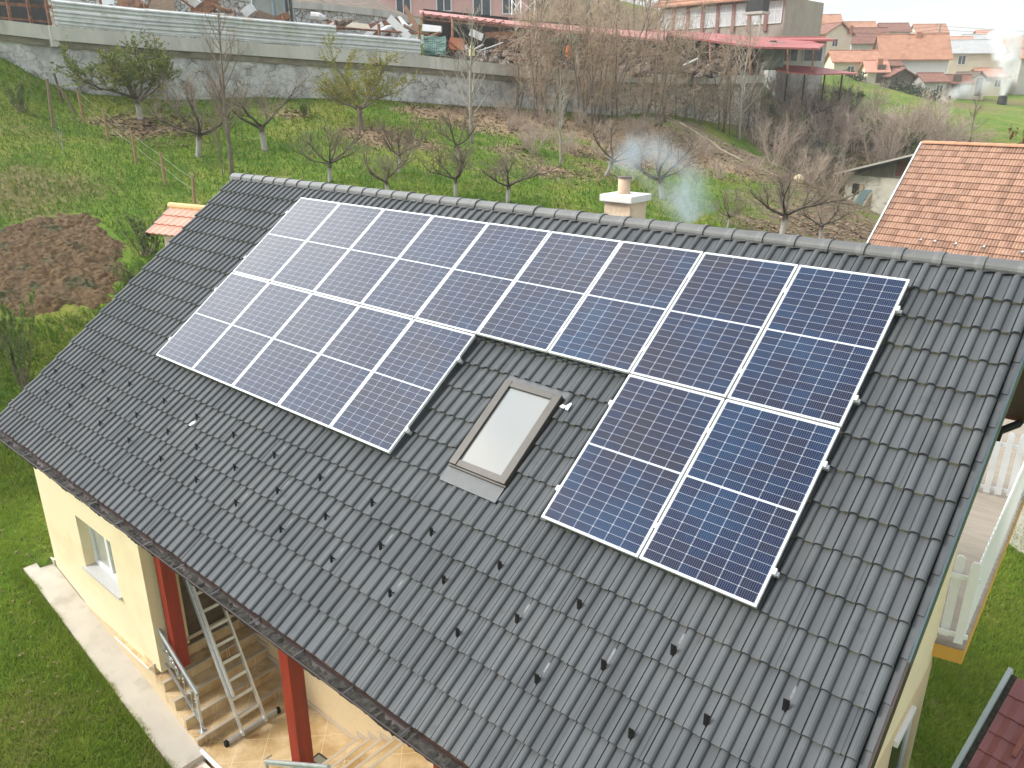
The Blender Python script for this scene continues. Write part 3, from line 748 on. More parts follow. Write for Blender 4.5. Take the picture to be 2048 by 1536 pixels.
for i in range(-8, 14):
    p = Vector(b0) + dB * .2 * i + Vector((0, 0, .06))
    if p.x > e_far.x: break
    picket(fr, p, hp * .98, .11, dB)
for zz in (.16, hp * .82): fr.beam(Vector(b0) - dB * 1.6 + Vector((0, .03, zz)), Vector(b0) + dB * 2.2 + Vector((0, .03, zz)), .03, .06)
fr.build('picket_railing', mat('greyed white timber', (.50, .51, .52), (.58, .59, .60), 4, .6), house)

# path, end block, tiled step
mb = MB()
def pth(x, y): return (x, y, .48 - .235 * (x - .25))
xs = [-2.95, -2.0, -1.0, 0., 1.0, 2.14]
pz = lambda x: .48 - .235 * (x - .25)
top = [(x, -4.47 - .012 * math.sin(x * 7), pz(x)) for x in xs]; inn = [(x, YF - .016, pz(x)) for x in xs]
for i in range(len(xs) - 1):
    mb.hexa([(*top[i][:2], top[i][2] - .45), (*top[i + 1][:2], top[i + 1][2] - .45), (*inn[i + 1][:2], inn[i + 1][2] - .45), (*inn[i][:2], inn[i][2] - .45), top[i], top[i + 1], inn[i + 1], inn[i]])
path = mb.build('path', M_CONC); tag(path, kind='structure')
mb = MB(); mb.box((-2.87, YF - .03, .8), (-2.705, YF + .7, 1.29)); kb = mb.build('kerb_block', M_CONC, bevel=.01); tag(kb, 'pale concrete kerb block against the corner of the cream house', 'kerb')
mb = MB(); mb.box((2.141, -4.50, -.5), (2.45, YF - .06, -.06)); mb.box((2.451, -4.50, -.6), (3.2, YF - .06, -.22)); s_ = mb.build('path_step', mat('pink mosaic tile', (.62, .42, .32), (.80, .70, .60), 8, .4, contrast=.1, detail=1)); tag(s_, kind='structure')
# ------------------------------------------------------------------ solar array
def cell_material():
    m = bpy.data.materials.new('solar laminate'); m.use_nodes = True; N, L = nodes(m); b = N['Principled BSDF']
    tc = N.new('ShaderNodeTexCoord'); sp = N.new('ShaderNodeSeparateXYZ'); L.new(tc.outputs['Object'], sp.inputs[0])
    def op(o, a, c=None, d=None):
        n = N.new('ShaderNodeMath'); n.operation = o
        for i, v in enumerate((a, c, d)):
            if v is None: continue
            if hasattr(v, 'is_output'): L.new(v, n.inputs[i])
            else: n.inputs[i].default_value = v
        return n.outputs[0]
    cw, chh, gx, gy = .166, .0838, .0026, .0020
    x = op('ADD', sp.outputs['X'], .498)                      # 0 .. .996
    fx = op('PINGPONG', x, cw / 2)                            # distance to the nearest column line
    ax = op('ABSOLUTE', sp.outputs['Y'])
    y = op('SUBTRACT', ax, .0085)
    fy = op('PINGPONG', y, chh / 2)
    lx = op('LESS_THAN', fx, gx / 2); ly = op('LESS_THAN', fy, gy / 2); mid = op('LESS_THAN', y, 0.0)
    cor = op('LESS_THAN', op('ADD', fx, fy), .0062)
    edge = op('GREATER_THAN', ax, .0085 + chh * 10); ex = op('GREATER_THAN', op('ABSOLUTE', sp.outputs['X']), .498)
    g = op('MAXIMUM', op('MAXIMUM', op('MAXIMUM', lx, ly), op('MAXIMUM', mid, cor)), op('MAXIMUM', edge, ex))
    bw = cw / 9
    bus = op('LESS_THAN', op('PINGPONG', op('ADD', x, bw / 2), bw / 2), .0009)
    oi = N.new('ShaderNodeObjectInfo')
    nz = N.new('ShaderNodeTexNoise'); nz.inputs['Scale'].default_value = 1.3; nz.inputs['Detail'].default_value = 3; nz.noise_dimensions = '4D'
    L.new(tc.outputs['Object'], nz.inputs['Vector']); L.new(op('MULTIPLY', oi.outputs['Random'], 50.), nz.inputs['W'])
    wn = N.new('ShaderNodeTexWhiteNoise'); wn.noise_dimensions = '4D'; cb = N.new('ShaderNodeCombineXYZ')
    L.new(op('FLOOR', op('DIVIDE', x, cw)), cb.inputs[0]); L.new(op('FLOOR', op('DIVIDE', op('ADD', sp.outputs['Y'], .0001), chh)), cb.inputs[1]); L.new(cb.outputs[0], wn.inputs['Vector']); L.new(oi.outputs['Random'], wn.inputs['W'])
    fac = op('ADD', op('MULTIPLY', wn.outputs['Value'], .35), op('MULTIPLY', op('SUBTRACT', nz.outputs['Fac'], .32), 1.9))
    cr = N.new('ShaderNodeValToRGB'); L.new(fac, cr.inputs[0]); e = cr.color_ramp.elements
    e[0].position = .1; e[0].color = (.010, .008, .020, 1); e[1].position = .95; e[1].color = (.004, .024, .068, 1)
    k = cr.color_ramp.elements.new(.5); k.color = (.005, .010, .038, 1)
    def mix(f, a, c):
        xx = N.new('ShaderNodeMix'); xx.data_type = 'RGBA'; L.new(f, xx.inputs['Factor'])
        for i, v in ((6, a), (7, c)):
            if hasattr(v, 'is_output'): L.new(v, xx.inputs[i])
            else: xx.inputs[i].default_value = (*v, 1)
        return xx.outputs[2]
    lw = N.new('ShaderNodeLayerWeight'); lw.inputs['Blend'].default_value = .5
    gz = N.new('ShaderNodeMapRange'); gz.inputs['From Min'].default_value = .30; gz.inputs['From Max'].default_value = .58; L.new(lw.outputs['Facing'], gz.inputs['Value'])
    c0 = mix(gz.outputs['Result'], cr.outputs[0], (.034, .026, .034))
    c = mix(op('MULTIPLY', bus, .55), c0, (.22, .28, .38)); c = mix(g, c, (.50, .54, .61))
    L.new(c, b.inputs['Base Color']); b.inputs['Roughness'].default_value = .10; b.inputs['IOR'].default_value = 1.31; b.inputs['Specular IOR Level'].default_value = .5
    return m
M_CELL = cell_material(); M_FRAME = mat('silver panel frame', (.72, .73, .74), (.78, .79, .80), 5, .38, metal=.15)
PW, PH, CP_, RP_ = 1.038, 1.755, 1.058, 1.757          # size, column pitch, row pitch (in roof metres)
RV = 1.775 * .99
PHs = RV - .02
NUM = ['leftmost', 'second from the left', 'third from the left', 'fourth from the left', 'fifth from the left', 'sixth from the left', 'seventh from the left', 'second from the right', 'rightmost']
proto = None
def panel(c, r):
    global proto
    u = .01 + CP_ * c + PW / 2; v = .01 + RV * r + PHs / 2
    if r == 0: lab = 'dark blue solar panel in the upper row near the roof ridge, ' + NUM[c]
    elif c < 5: lab = 'solar panel in the lower left block, ' + ['leftmost, beside the bare tiles at the left', 'second from the left', 'middle one of five', 'second from its right end', 'at its right end, left of the skylight'][c]
    else: lab = 'solar panel in the lower row right of the skylight, ' + ('nearer the skylight' if c == 7 else 'at the outer right corner')
    if proto is None:
        t = thing('solar_panel', RP(u, v, 0), lab, 'solar panel', 'solar panels on the dark tiled roof'); t.rotation_euler = (SL, 0, 0)
        w, h = PW / 2, PHs / 2; f = .012
        mb = MB(); mb.box((-w, -h, -.035), (w, -h + f, 0)); mb.box((-w, h - f, -.035), (w, h, 0)); mb.box((-w, -h + f, -.035), (-w + f, h - f, 0)); mb.box((w - f, -h + f, -.035), (w, h - f, 0))
        mb.build('frame', M_FRAME, t, world=False)
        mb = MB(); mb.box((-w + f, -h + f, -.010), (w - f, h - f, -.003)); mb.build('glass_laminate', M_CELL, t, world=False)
        proto = t
    else:
        t = dup(proto); t.location = RP(u, v, 0) ; t['label'] = lab
    t.rotation_euler = (SL + random.uniform(-.002, .002), random.uniform(-.002, .002), 0)
    return t
for c in range(9): panel(c, 0)
for c in (0, 1, 2, 3, 4, 7, 8): panel(c, 1)
def rail(v, u0, u1, joints, lab):
    p = RP(u0, v, -.055); t = thing('mounting_rail', p, lab, 'mounting rail', 'rails carrying the solar panels')
    n_ = Vector((0, -SN, CS)); d_ = Vector((0, -CS, -SN)); x_ = Vector((1, 0, 0))
    mb = MB(); a, b = RP(u0 - .045, v, -.058), RP(u1 + .045, v, -.058); mb.beam(a, b, .036, .042, n_); mb.build('rail', M_ALU, t)
    for k in range(int((u1 - u0) / 1.2) + 1):
        uu = min(u0 + .35 + k * 1.2, u1 - .1); mb = MB(); mb.beam(RP(uu, v, -.08), RP(uu, v + .05, -.105), .035, .006, n_); mb.build('roof_hook', M_ALU, t)
    for uu in (u0 - .012, u1 + .012):
        mb = MB(); mb.obox(RP(uu, v, -.015), x_ * .017, d_ * .026, n_ * .021); mb.build('end_clamp', M_WHITE, t)
    for uu in joints:
        mb = MB(); mb.obox(RP(uu, v, .0), x_ * .019, d_ * .025, n_ * .004); mb.build('mid_clamp', M_FRAME, t)
J = [CP_ * k for k in range(1, 9)]
rail(.375, .01, 9.51, J, 'long aluminium rail under the upper panel row, the one nearer the ridge')
rail(1.43, .01, 9.51, J, 'long aluminium rail under the lower half of the upper panel row')
rail(2.14, .01, 5.28, J[:4], 'aluminium rail under the lower left panel block, its upper one')
rail(3.18, .01, 5.28, J[:4], 'aluminium rail under the lower left panel block, its lower one')
rail(2.14, CP_ * 7 + .01, 9.51, [CP_ * 8], 'short aluminium rail under the lower right pair of panels, its upper one')
rail(3.18, CP_ * 7 + .01, 9.51, [CP_ * 8], 'short aluminium rail under the lower right pair of panels, its lower one')

# ------------------------------------------------------------------ ladder on the porch, door mat, white scraps, pot
t = thing('ladder', (2.2, -3.3, .04), 'aluminium extension ladder leaning over the tiled porch steps', 'ladder')
L0, L1 = ONZ(487, 1471, .10), ONZ(531, 1441, .10)
yl, yr = L0[1], L1[1]
tl, tr = ONY(365, 1142, yl), ONY(446, 1212, yr)
dl = Vector(tl - L0); dr_ = Vector(tr - L1); dd_ = (dl.normalized() + dr_.normalized()).normalized()
LL = 3.55
up_ = Vector((0, 1, 0)); nl = dd_.cross(up_).normalized()
if nl.z < 0: nl = -nl
pl0, pr0 = Vector(L0), Vector((L0[0], yr, L0[2]))
mb = MB(); mb.beam(pl0, pl0 + dd_ * LL, .028, .075, nl); mb.build('rail', M_ALU, t)
mb = MB(); mb.beam(pr0, pr0 + dd_ * LL, .028, .075, nl); mb.build('rail', M_ALU, t)
off = nl * .085 + Vector((0, .028, 0))
mb = MB(); mb.beam(pl0 + off + dd_ * .62, pl0 + off + dd_ * LL, .026, .07, nl); mb.build('rail', M_ALU, t)
for k in range(12):
    a = pl0 + dd_ * (.28 + .28 * k); b = pr0 + dd_ * (.28 + .28 * k)
    mb = MB(); mb.beam(a, b, .045, .028, nl); mb.build('rung', M_ALU, t)
mb = MB(); f0, f1 = Vector((L0[0] - .07, yl - .22, .085)), Vector((L0[0] - .07, yr + .24, .085)); mb.beam(f0, f1, .045, .08); mb.build('foot_bar', M_ALU, t)
for f in (f0, f1):
    mb = MB(); mb.obox(f + Vector((0, -.02 if f is f0 else .02, -.005)), (.032, 0, 0), (0, .03, 0), (0, 0, .045)); mb.build('rubber_foot', M_BLACKP, t, bevel=.006)
mb = MB(); a, b, c, d = [Vector(ONZ(*q, .046)) for q in ((622, 1521), (637.5, 1508), (663, 1526.5), (648, 1540))]
mb.prism([a, b, c, d], (0, 0, .014)); o = mb.build('door_mat', mat('grey green mat', (.17, .165, .125), (.24, .235, .18), 60, .95, .5, 200)); tag(o, 'small grey green mat with dark border on the beige porch tiles', 'mat')
mb = MB();
for p, q in ((a, b), (b, c), (c, d), (d, a)): mb.beam(p + Vector((0, 0, .016)), q + Vector((0, 0, .016)), .022, .006)
mb.build('border', M_BROWN, o)
def scrap(poly, lab, name='foil_scrap'):
    mb = MB(); n = len(poly)
    mb.prism([RP(u, v, -.085 + random.uniform(0, .012)) for u, v in poly], tuple(Vector((0, -SN, CS)) * .003)); o = mb.build(name, M_WHITE); tag(o, lab, 'scrap', 'white scraps on the roof tiles')
def on_roof(px, py, n=-.09):
    nv = np.array([0, -SN, CS]); base = np.array(RP(0, 0, n)); r = ray(px, py); tt = nv @ (base - CAM) / (nv @ r); P_ = CAM + r * tt
    return P_[0], (Z0 + n * CS - P_[2]) / SN
for lab, px_ in (('torn white scrap on the tiles beside the skylight', [(1119, 815), (1126, 810), (1132, 813), (1143, 806), (1144, 810), (1136, 822), (1131, 820), (1134, 814), (1128, 818)]),
                 ('curled white scrap on the tiles below the lower left panels', [(379, 851), (384, 845), (391, 843), (393, 846), (386, 849), (382, 853)])):
    scrap([on_roof(*q) for q in px_], lab)
# ------------------------------------------------------------------ trees
def bark_material(name, c1, c2, wash=None):
    m = mat(name, c1, c2, 9, .95, .5, 30)
    if wash:                          # lime-washed foot of the trunk
        N, L = nodes(m); b = N['Principled BSDF']; src = b.inputs['Base Color'].links[0].from_socket
        tc = N.new('ShaderNodeTexCoord'); sp = N.new('ShaderNodeSeparateXYZ'); L.new(tc.outputs['Object'], sp.inputs[0])
        nz = N.new('ShaderNodeTexNoise'); nz.inputs['Scale'].default_value = 8; L.new(tc.outputs['Object'], nz.inputs['Vector'])
        a = N.new('ShaderNodeMath'); a.operation = 'MULTIPLY_ADD'; L.new(nz.outputs['Fac'], a.inputs[0]); a.inputs[1].default_value = .35; L.new(sp.outputs['Z'], a.inputs[2])
        r = N.new('ShaderNodeMapRange'); r.inputs['From Min'].default_value = wash; r.inputs['From Max'].default_value = wash + .16; L.new(a.outputs[0], r.inputs['Value'])
        x = N.new('ShaderNodeMix'); x.data_type = 'RGBA'; L.new(r.outputs['Result'], x.inputs['Factor']); x.inputs[6].default_value = (.40, .38, .345, 1); L.new(src, x.inputs[7]); L.new(x.outputs[2], b.inputs['Base Color'])
    return m
M_BARKW = bark_material('limewashed fruit bark', (.065, .05, .04), (.13, .105, .085), .62)
M_BARK = bark_material('grey brown bark', (.13, .105, .085), (.23, .19, .155))
M_BARKP = bark_material('pale bark', (.26, .235, .20), (.40, .37, .32))
M_TWIG = mat('fruit tree twigs', (.15, .115, .088), (.25, .195, .15), 6, .95)
M_TWIGB = mat('brown thicket twigs', (.34, .25, .175), (.47, .37, .28), 3, .95)
M_TWIGP = mat('pale thin twigs', (.34, .30, .25), (.46, .41, .35), 3, .95)
M_TWIGV = mat('purple brown shrub twigs', (.37, .295, .24), (.50, .41, .34), 3, .95)
def leafmat(name, a, b_, c):
    m = mat(name, a, b_, 7, .6, contrast=.3, c3=c, s3=2.2)
    b = m.node_tree.nodes['Principled BSDF']; b.inputs['Specular IOR Level'].default_value = .25; translucent(m, .35)
    return m
M_LEAFG = leafmat('olive autumn leaves', (.11, .15, .03), (.22, .26, .06), (.34, .30, .07))
M_LEAFY = leafmat('yellowing willow leaves', (.19, .24, .04), (.36, .34, .06), (.46, .30, .07))
M_LEAFS = leafmat('fresh green shrub leaves', (.10, .17, .045), (.22, .29, .09), (.32, .33, .10))
M_LEAFR = leafmat('russet oak leaves', (.20, .085, .035), (.30, .14, .06), (.16, .08, .03))

def rv(rnd, s=1.0): return Vector((rnd.uniform(-s, s), rnd.uniform(-s, s), rnd.uniform(-s, s)))
def limb(rnd, p, d, L, n, wob, up):
    pts = [p.copy()]; d = d.normalized()
    for i in range(n):
        d = (d + rv(rnd, wob) + Vector((0, 0, up))).normalized(); p = p + d * (L / n); pts.append(p.copy())
    return pts, d
def along(pts, t):
    f = t * (len(pts) - 1); i = min(int(f), len(pts) - 2); return pts[i].lerp(pts[i + 1], f - i), (pts[i + 1] - pts[i]).normalized()
def twigs(tw, rnd, p, d, L, r, depth, spread, up, nb, lv=None, lfn=0, lsz=.06):
    pts, dd = limb(rnd, p, d, L, 3, .13, up)
    tw.tube(pts, [r, r * .8, r * .6, r * .35], 3, cap=False)
    if lv is not None:
        for k in range(lfn):
            q, qd = along(pts, rnd.uniform(.15, 1)); leaf(lv, rnd, q + rv(rnd, .03), lsz)
    if depth > 0:
        for k in range(nb):
            q, qd = along(pts, rnd.uniform(.2, .95)); nd = (qd + rv(rnd, spread)).normalized()
            twigs(tw, rnd, q, nd, L * rnd.uniform(.4, .7), r * .65, depth - 1, spread, up, max(1, nb - 1), lv, lfn, lsz)
def leaf(lv, rnd, p, s):
    a = rv(rnd).normalized() * s * rnd.uniform(.6, 1.1); b = a.cross(rv(rnd)).normalized() * s * .5
    lv.add([p - a, p + b * .9, p + a, p - b * .9], [(0, 1, 2, 3)])
def tree_mesh(kind, seed, h):
    rnd = random.Random(seed); tr, tw, lv = MB(), MB(), MB()
    if kind in ('fruit', 'apple', 'willow'):
        fh = h * (.30 if kind == 'fruit' else .24); r0 = .026 * h + .012
        lean = Vector((rnd.uniform(-.12, .12), rnd.uniform(-.12, .12), 1))
        pts, d = limb(rnd, Vector((0, 0, -.2)), lean, fh + .2, 4, .06, .1)
        tr.tube(pts, [r0 * 1.25, r0, r0 * .92, r0 * .9, r0 * .95], 8)
        nl = rnd.randint(4, 6) if kind == 'fruit' else 7; a0 = rnd.uniform(0, 6)
        for i in range(nl):
            an = a0 + i * 2 * PI / nl + rnd.uniform(-.3, .3); tilt = rnd.uniform(.85, 1.25)
            d0 = Vector((math.cos(an) * math.sin(tilt), math.sin(an) * math.sin(tilt), math.cos(tilt)))
            Ln = h * rnd.uniform(.42, .62); lp, ld = limb(rnd, pts[-1] - Vector((0, 0, rnd.uniform(0, .12))), d0, Ln, 5, .26, .07)
            rr = r0 * rnd.uniform(.45, .62); tr.tube(lp, [rr, rr * .85, rr * .7, rr * .55, rr * .42, rr * .28], 6)
            for s_ in range(rnd.randint(3, 4)):
                q, qd = along(lp, rnd.uniform(.3, .95)); sd_ = (qd + rv(rnd, .7) + Vector((0, 0, .25))).normalized()
                sp_, sdd = limb(rnd, q, sd_, Ln * rnd.uniform(.3, .55), 4, .16, .12); tr.tube(sp_, [rr * .4, rr * .32, rr * .26, rr * .2, rr * .12], 5, cap=False)
                for t in range(5):
                    q, qd = along(sp_, rnd.uniform(.2, 1)); twigs(tw, rnd, q, (qd * .5 + Vector((0, 0, .45)) + rv(rnd, .85)), h * rnd.uniform(.10, .22), .008, 2 if kind == 'fruit' else 1, .8, .03, 3 if kind == 'fruit' else 4, lv if kind != 'fruit' else None, 11 if kind == 'apple' else 6, .05 if kind == 'apple' else .05)
            for t in range(8 if kind == 'fruit' else 12):
                q, qd = along(lp, rnd.uniform(.2, 1)); twigs(tw, rnd, q, (qd * .5 + Vector((0, 0, .5)) + rv(rnd, .8)), h * rnd.uniform(.12, .30), .008, 2 if kind == 'fruit' else 1, .75, .03, 3 if kind == 'fruit' else 4, lv if kind != 'fruit' else None, 12 if kind == 'apple' else 7, .05 if kind == 'apple' else .05)
    elif kind in ('tall', 'birch', 'sapling'):
        r0 = {'tall': .014, 'birch': .012, 'sapling': .011}[kind] * h + .012
        pts, d = limb(rnd, Vector((0, 0, -.2)), Vector((rnd.uniform(-.05, .05), rnd.uniform(-.05, .05), 1)), h + .2, 9, .045, .06)
        tr.tube(pts, [r0 * (1.15 - i / 9.5) for i in range(10)], 7)
        nb = {'tall': 26, 'birch': 24, 'sapling': 8}[kind]
        for i in range(nb):
            t = .22 + .75 * (i + rnd.random()) / nb; q, qd = along(pts, t); an = rnd.uniform(0, 2 * PI)
            tl = rnd.uniform(.5, .95); d0 = Vector((math.cos(an) * math.sin(tl), math.sin(an) * math.sin(tl), math.cos(tl)))
            Ln = h * (.34 * (1 - t) + .10) * rnd.uniform(.7, 1.2); bp, bd = limb(rnd, q, d0, Ln, 5, .12, .12)
            rr = r0 * (1.1 - t) * .5 + .006; (tr if kind != 'tall' else tw).tube(bp, [rr, rr * .8, rr * .65, rr * .5, rr * .35, .004], 4, cap=False)
            for k in range(8 if kind == 'tall' else 5):
                q2, qd2 = along(bp, rnd.uniform(.25, 1)); twigs(tw, rnd, q2, (qd2 + rv(rnd, .7) + Vector((0, 0, .25))).normalized(), Ln * rnd.uniform(.22, .45), .009, 1 if kind != 'sapling' else 0, .7, .05, 3)
    elif kind == 'brush':             # dense brown thicket tree: slender leaning stems with a twiggy cloud
        for s_ in range(rnd.randint(3, 5)):
            b0 = Vector((rnd.uniform(-.5, .5), rnd.uniform(-.3, .3), -.2)); d0 = Vector((rnd.uniform(-.15, .5), rnd.uniform(-.25, .25), 1)); hs = h * rnd.uniform(.75, 1.0)
            pts, d = limb(rnd, b0, d0, hs, 8, .10, .05); r0 = .045 * rnd.uniform(.7, 1.3); tr.tube(pts, [r0 * (1.1 - i / 9) for i in range(9)], 6)
            for i in range(19):
                t = .16 + .84 * (i + rnd.random()) / 19; q, qd = along(pts, t); d1 = (qd * .6 + rv(rnd, .9)).normalized()
                Ln = h * rnd.uniform(.10, .22); bp, bd = limb(rnd, q, d1, Ln, 4, .16, .06); tw.tube(bp, [.014, .012, .01, .008, .005], 3, cap=False)
                for k in range(6):
                    q2, qd2 = along(bp, rnd.uniform(.2, 1)); twigs(tw, rnd, q2, (qd2 + rv(rnd, .9)).normalized(), Ln * rnd.uniform(.35, .6), .008, 1, .8, .04, 3)
    elif kind == 'shrub':
        for s_ in range(16):
            an = rnd.uniform(0, 2 * PI); tl = rnd.uniform(.05, .75); d0 = Vector((math.cos(an) * math.sin(tl), math.sin(an) * math.sin(tl), math.cos(tl)))
            pts, d = limb(rnd, Vector((rnd.uniform(-.35, .35), rnd.uniform(-.35, .35), -.1)), d0, h * rnd.uniform(.6, 1.0), 6, .12, .06); tr.tube(pts, [.022, .019, .016, .013, .011, .008, .005], 4, cap=False)
            for i in range(11):
                q, qd = along(pts, rnd.uniform(.2, 1)); twigs(tw, rnd, q, (qd + rv(rnd, .8)).normalized(), h * rnd.uniform(.12, .26), .009, 1, .7, .06, 3)
    elif kind == 'leafshrub':
        for s_ in range(18):
            an = rnd.uniform(0, 2 * PI); tl = rnd.uniform(.05, .55); d0 = Vector((math.cos(an) * math.sin(tl), math.sin(an) * math.sin(tl), math.cos(tl)))
            pts, d = limb(rnd, Vector((rnd.uniform(-.2, .2), rnd.uniform(-.2, .2), -.1)), d0, h * rnd.uniform(.6, 1.0), 6, .10, .10); tr.tube(pts, [.02, .018, .015, .012, .01, .008, .005], 4, cap=False)
            for i in range(6):
                q, qd = along(pts, rnd.uniform(.25, 1)); twigs(tw, rnd, q, (qd + rv(rnd, .6) + Vector((0, 0, .3))).normalized(), h * rnd.uniform(.10, .2), .007, 0, .6, .1, 2, lv, 20, .06)
    return tr, tw, lv
TPROTO = {}
def make_tree(key, kind, seed, h, mt, mw, ml=None, name='tree', tname='trunk', cname='crown'):
    tr, tw, lv = tree_mesh(kind, seed, h)
    t = thing(name, (0, 0, 0), 'x', 'tree')
    tr.build(tname, mt, t, smooth=True)
    if tw.v:
        c = tw.build(cname, mw, t)
        if lv.v: lv.build('leaves', ml, c)
    TPROTO[key] = [t, h, 0]
def plant(key, px, py, ptop, label, cat='tree', group=None, name=None, rz=None, lean=None, base=None, hmul=1.0, sxy=1.0):
    if key.startswith('fruit'): sxy *= 1.2
    P = TPROTO[key]; b = np.array(base) if base is not None else G(px, py)
    hh_ = up_to(b, ptop) * hmul; s = hh_ / P[1]
    t = P[0] if P[2] == 0 else dup(P[0]); P[2] += 1
    t.location = (b[0], b[1], b[2]); t.scale = (s * sxy, s * sxy, s)
    t.rotation_euler = (lean[0] if lean else 0, lean[1] if lean else 0, random.uniform(0, 6.28) if rz is None else rz)
    tag(t, label, cat, group)
    if name: t.name = name
    return t
for i in range(4): make_tree('fruit%d' % i, 'fruit', 20 + i, 2.6, M_BARKW, M_TWIG, name='fruit_tree')
make_tree('apple', 'apple', 41, 3.3, M_BARKW, M_TWIG, M_LEAFG, name='apple_tree')
make_tree('willow', 'willow', 47, 3.4, M_BARK, M_TWIG, M_LEAFY, name='fruit_tree')
for i in range(2): make_tree('tall%d' % i, 'tall', 60 + i, 6.5, M_BARK, M_TWIG, name='bare_tree')
make_tree('birch0', 'birch', 71, 6.0, M_BARKP, M_TWIGP, name='birch_tree')
make_tree('birch1', 'birch', 72, 6.0, M_BARKP, M_TWIGP, name='birch_tree')
make_tree('sap', 'sapling', 75, 2.2, M_BARKP, M_TWIGP, name='sapling')
for i in range(3): make_tree('brush%d' % i, 'brush', 80 + i, 6.5, M_BARK, M_TWIGB, name='thicket_tree')
for i in range(3): make_tree('shrub%d' % i, 'shrub', 90 + i, 2.6, M_TWIGV, M_TWIGV, name='shrub', tname='stems', cname='twigs')
for i in range(2): make_tree('lshrub%d' % i, 'leafshrub', 95 + i, 2.0, M_BARK, M_TWIG, M_LEAFS, name='leafy_shrub', tname='stems', cname='twigs')
GR = 'trees of the orchard slope'
plant('apple', 282, 238, 58, 'spreading apple tree still in olive leaf before the pale retaining wall', group=GR, rz=.6, sxy=1.15)
plant('fruit0', 395, 313, 140, 'small bare fruit tree with whitened trunk right of the leafy apple tree', group=GR)
plant('tall0', 464, 352, 15, 'tall bare tree rising behind the left end of the roof ridge', group=GR, sxy=.8)
plant('tall1', 446, 352, 215, 'thin crooked bare stem left of the tall bare tree at the ridge end', group=GR, sxy=.6)
plant('fruit1', 531, 300, 128, 'bare goblet shaped fruit tree with long upright shoots against the pale wall', group=GR)
plant('willow', 724, 258, 72, 'bushy tree with yellow green leaves standing close to the wall', group=GR, rz=1.0)
plant('fruit2', 660, 364, 232, 'bare pruned fruit tree with whitened trunk behind the ridge, left of the dark one', group=GR, rz=2.2)
plant('fruit3', 797, 345, 218, 'slim bare tree with whitened trunk behind the dark multi stemmed tree', group=GR, sxy=.75)
plant('fruit0', 779, 392, 278, 'dark multi stemmed bare tree at the ridge with no whitened trunk in view', group=GR, rz=4)
plant('birch0', 945, 287, 18, 'pale slender birch rising in front of the wall past the scrap yard', group=GR)
plant('fruit2', 911, 392, 272, 'bare pruned fruit tree with a forked whitened trunk behind the middle of the ridge', group=GR, rz=.4)
plant('fruit1', 918, 322, 205, 'pale trunked bare tree directly behind the forked one at the middle of the ridge', group=GR, sxy=.9)
plant('fruit3', 1014, 405, 282, 'low twiggy fruit tree at the ridge, left of the pale sapling', group=GR, sxy=1.1)
plant('birch1', 1121, 333, 150, 'pale sapling with wide thin boughs on the slope left of the chimney', group=GR)
plant('fruit1', 1213, 352, 225, 'bare fruit tree leaning right just left of the chimney smoke', group=GR, lean=(.0, .42), rz=0)
plant('fruit0', 1326, 397, 250, 'bare fruit tree standing in the chimney smoke', group=GR, rz=2.6)
plant('fruit2', 1548, 296, 205, 'small bare tree with whitened foot beside the low boundary wall', group=GR, rz=1.6, sxy=.8)
plant('birch0', 1478, 278, 40, 'pale leaning birch below the red sheet roof', group=GR, lean=(0, .12), rz=2)
plant('tall0', 1330, 245, 30, 'grey bare tree at the upper end of the low boundary wall', group=GR, rz=1)
plant('sap', 127, 302, 232, 'thin pale sapling on the grass at far left', group=GR)
plant('tall1', 1402, 1, 1, 'x') if False else None
plant('fruit3', 1560, 478, 300, 'bare dark tree behind the ridge left of the orange roofed house', group=GR, rz=.8)
plant('fruit1', 1640, 480, 372, 'low bare tree at the ridge beside the orange roofed house', group=GR, rz=3)
plant('fruit0', 1455, 455, 372, 'tiny bare tree on the grass at the ridge right of the chimney', group=GR, rz=5, sxy=.7)
plant('tall0', 1755, 400, 250, 'black stemmed bare tree in front of the grey barn', group=GR, rz=5, sxy=1.0)
plant('tall1', 1940, 285, 190, 'lone bare tree on the green field above the orange roof', group=GR)
plant('tall1', 1790, 170, 98, 'bare tree before the white wall of the large village house', group=GR)
plant('fruit2', 1605, 262, 165, 'round dark bare tree below the red roofed pavilion', group=GR, sxy=1.3)
# brown thicket before the wall
for i, (px, py, tp) in enumerate([(1030,222,-30),(1072,240,-40),(1100,228,-60),(1128,232,-20),(1165,245,-60),(1183,240,-10),(1205,250,-50),(1222,235,0),(1245,250,-40),(1285,246,-20),(1310,252,20),(1360,240,0),(1400,250,30),(1445,262,40),(1500,255,70)]):
    plant('brush%d' % (i % 3), px, py, tp, 'brown bare tree in the tangled thicket standing before the wall', group='thicket trees before the wall', rz=random.uniform(-.9, .9))
for i, (px, D, hh_) in enumerate([(1070,62,8),(1110,66,9),(1150,62,8.5),(1195,68,9),(1235,64,8),(1275,66,8.5),(1310,62,8),(1010,60,6)]):
    P = TPROTO['brush%d' % (i % 3)]; t = dup(P[0]); P[2] += 1; s = hh_ / P[1]; t.location = tuple(AT(px, 75, D)); t.scale = (s, s, s); t.rotation_euler = (0, 0, i * 1.3); tag(t, 'brown bare tree on the wooded bank behind the long red roofed shed', 'tree', 'trees behind the red roofed shed')
k = 0
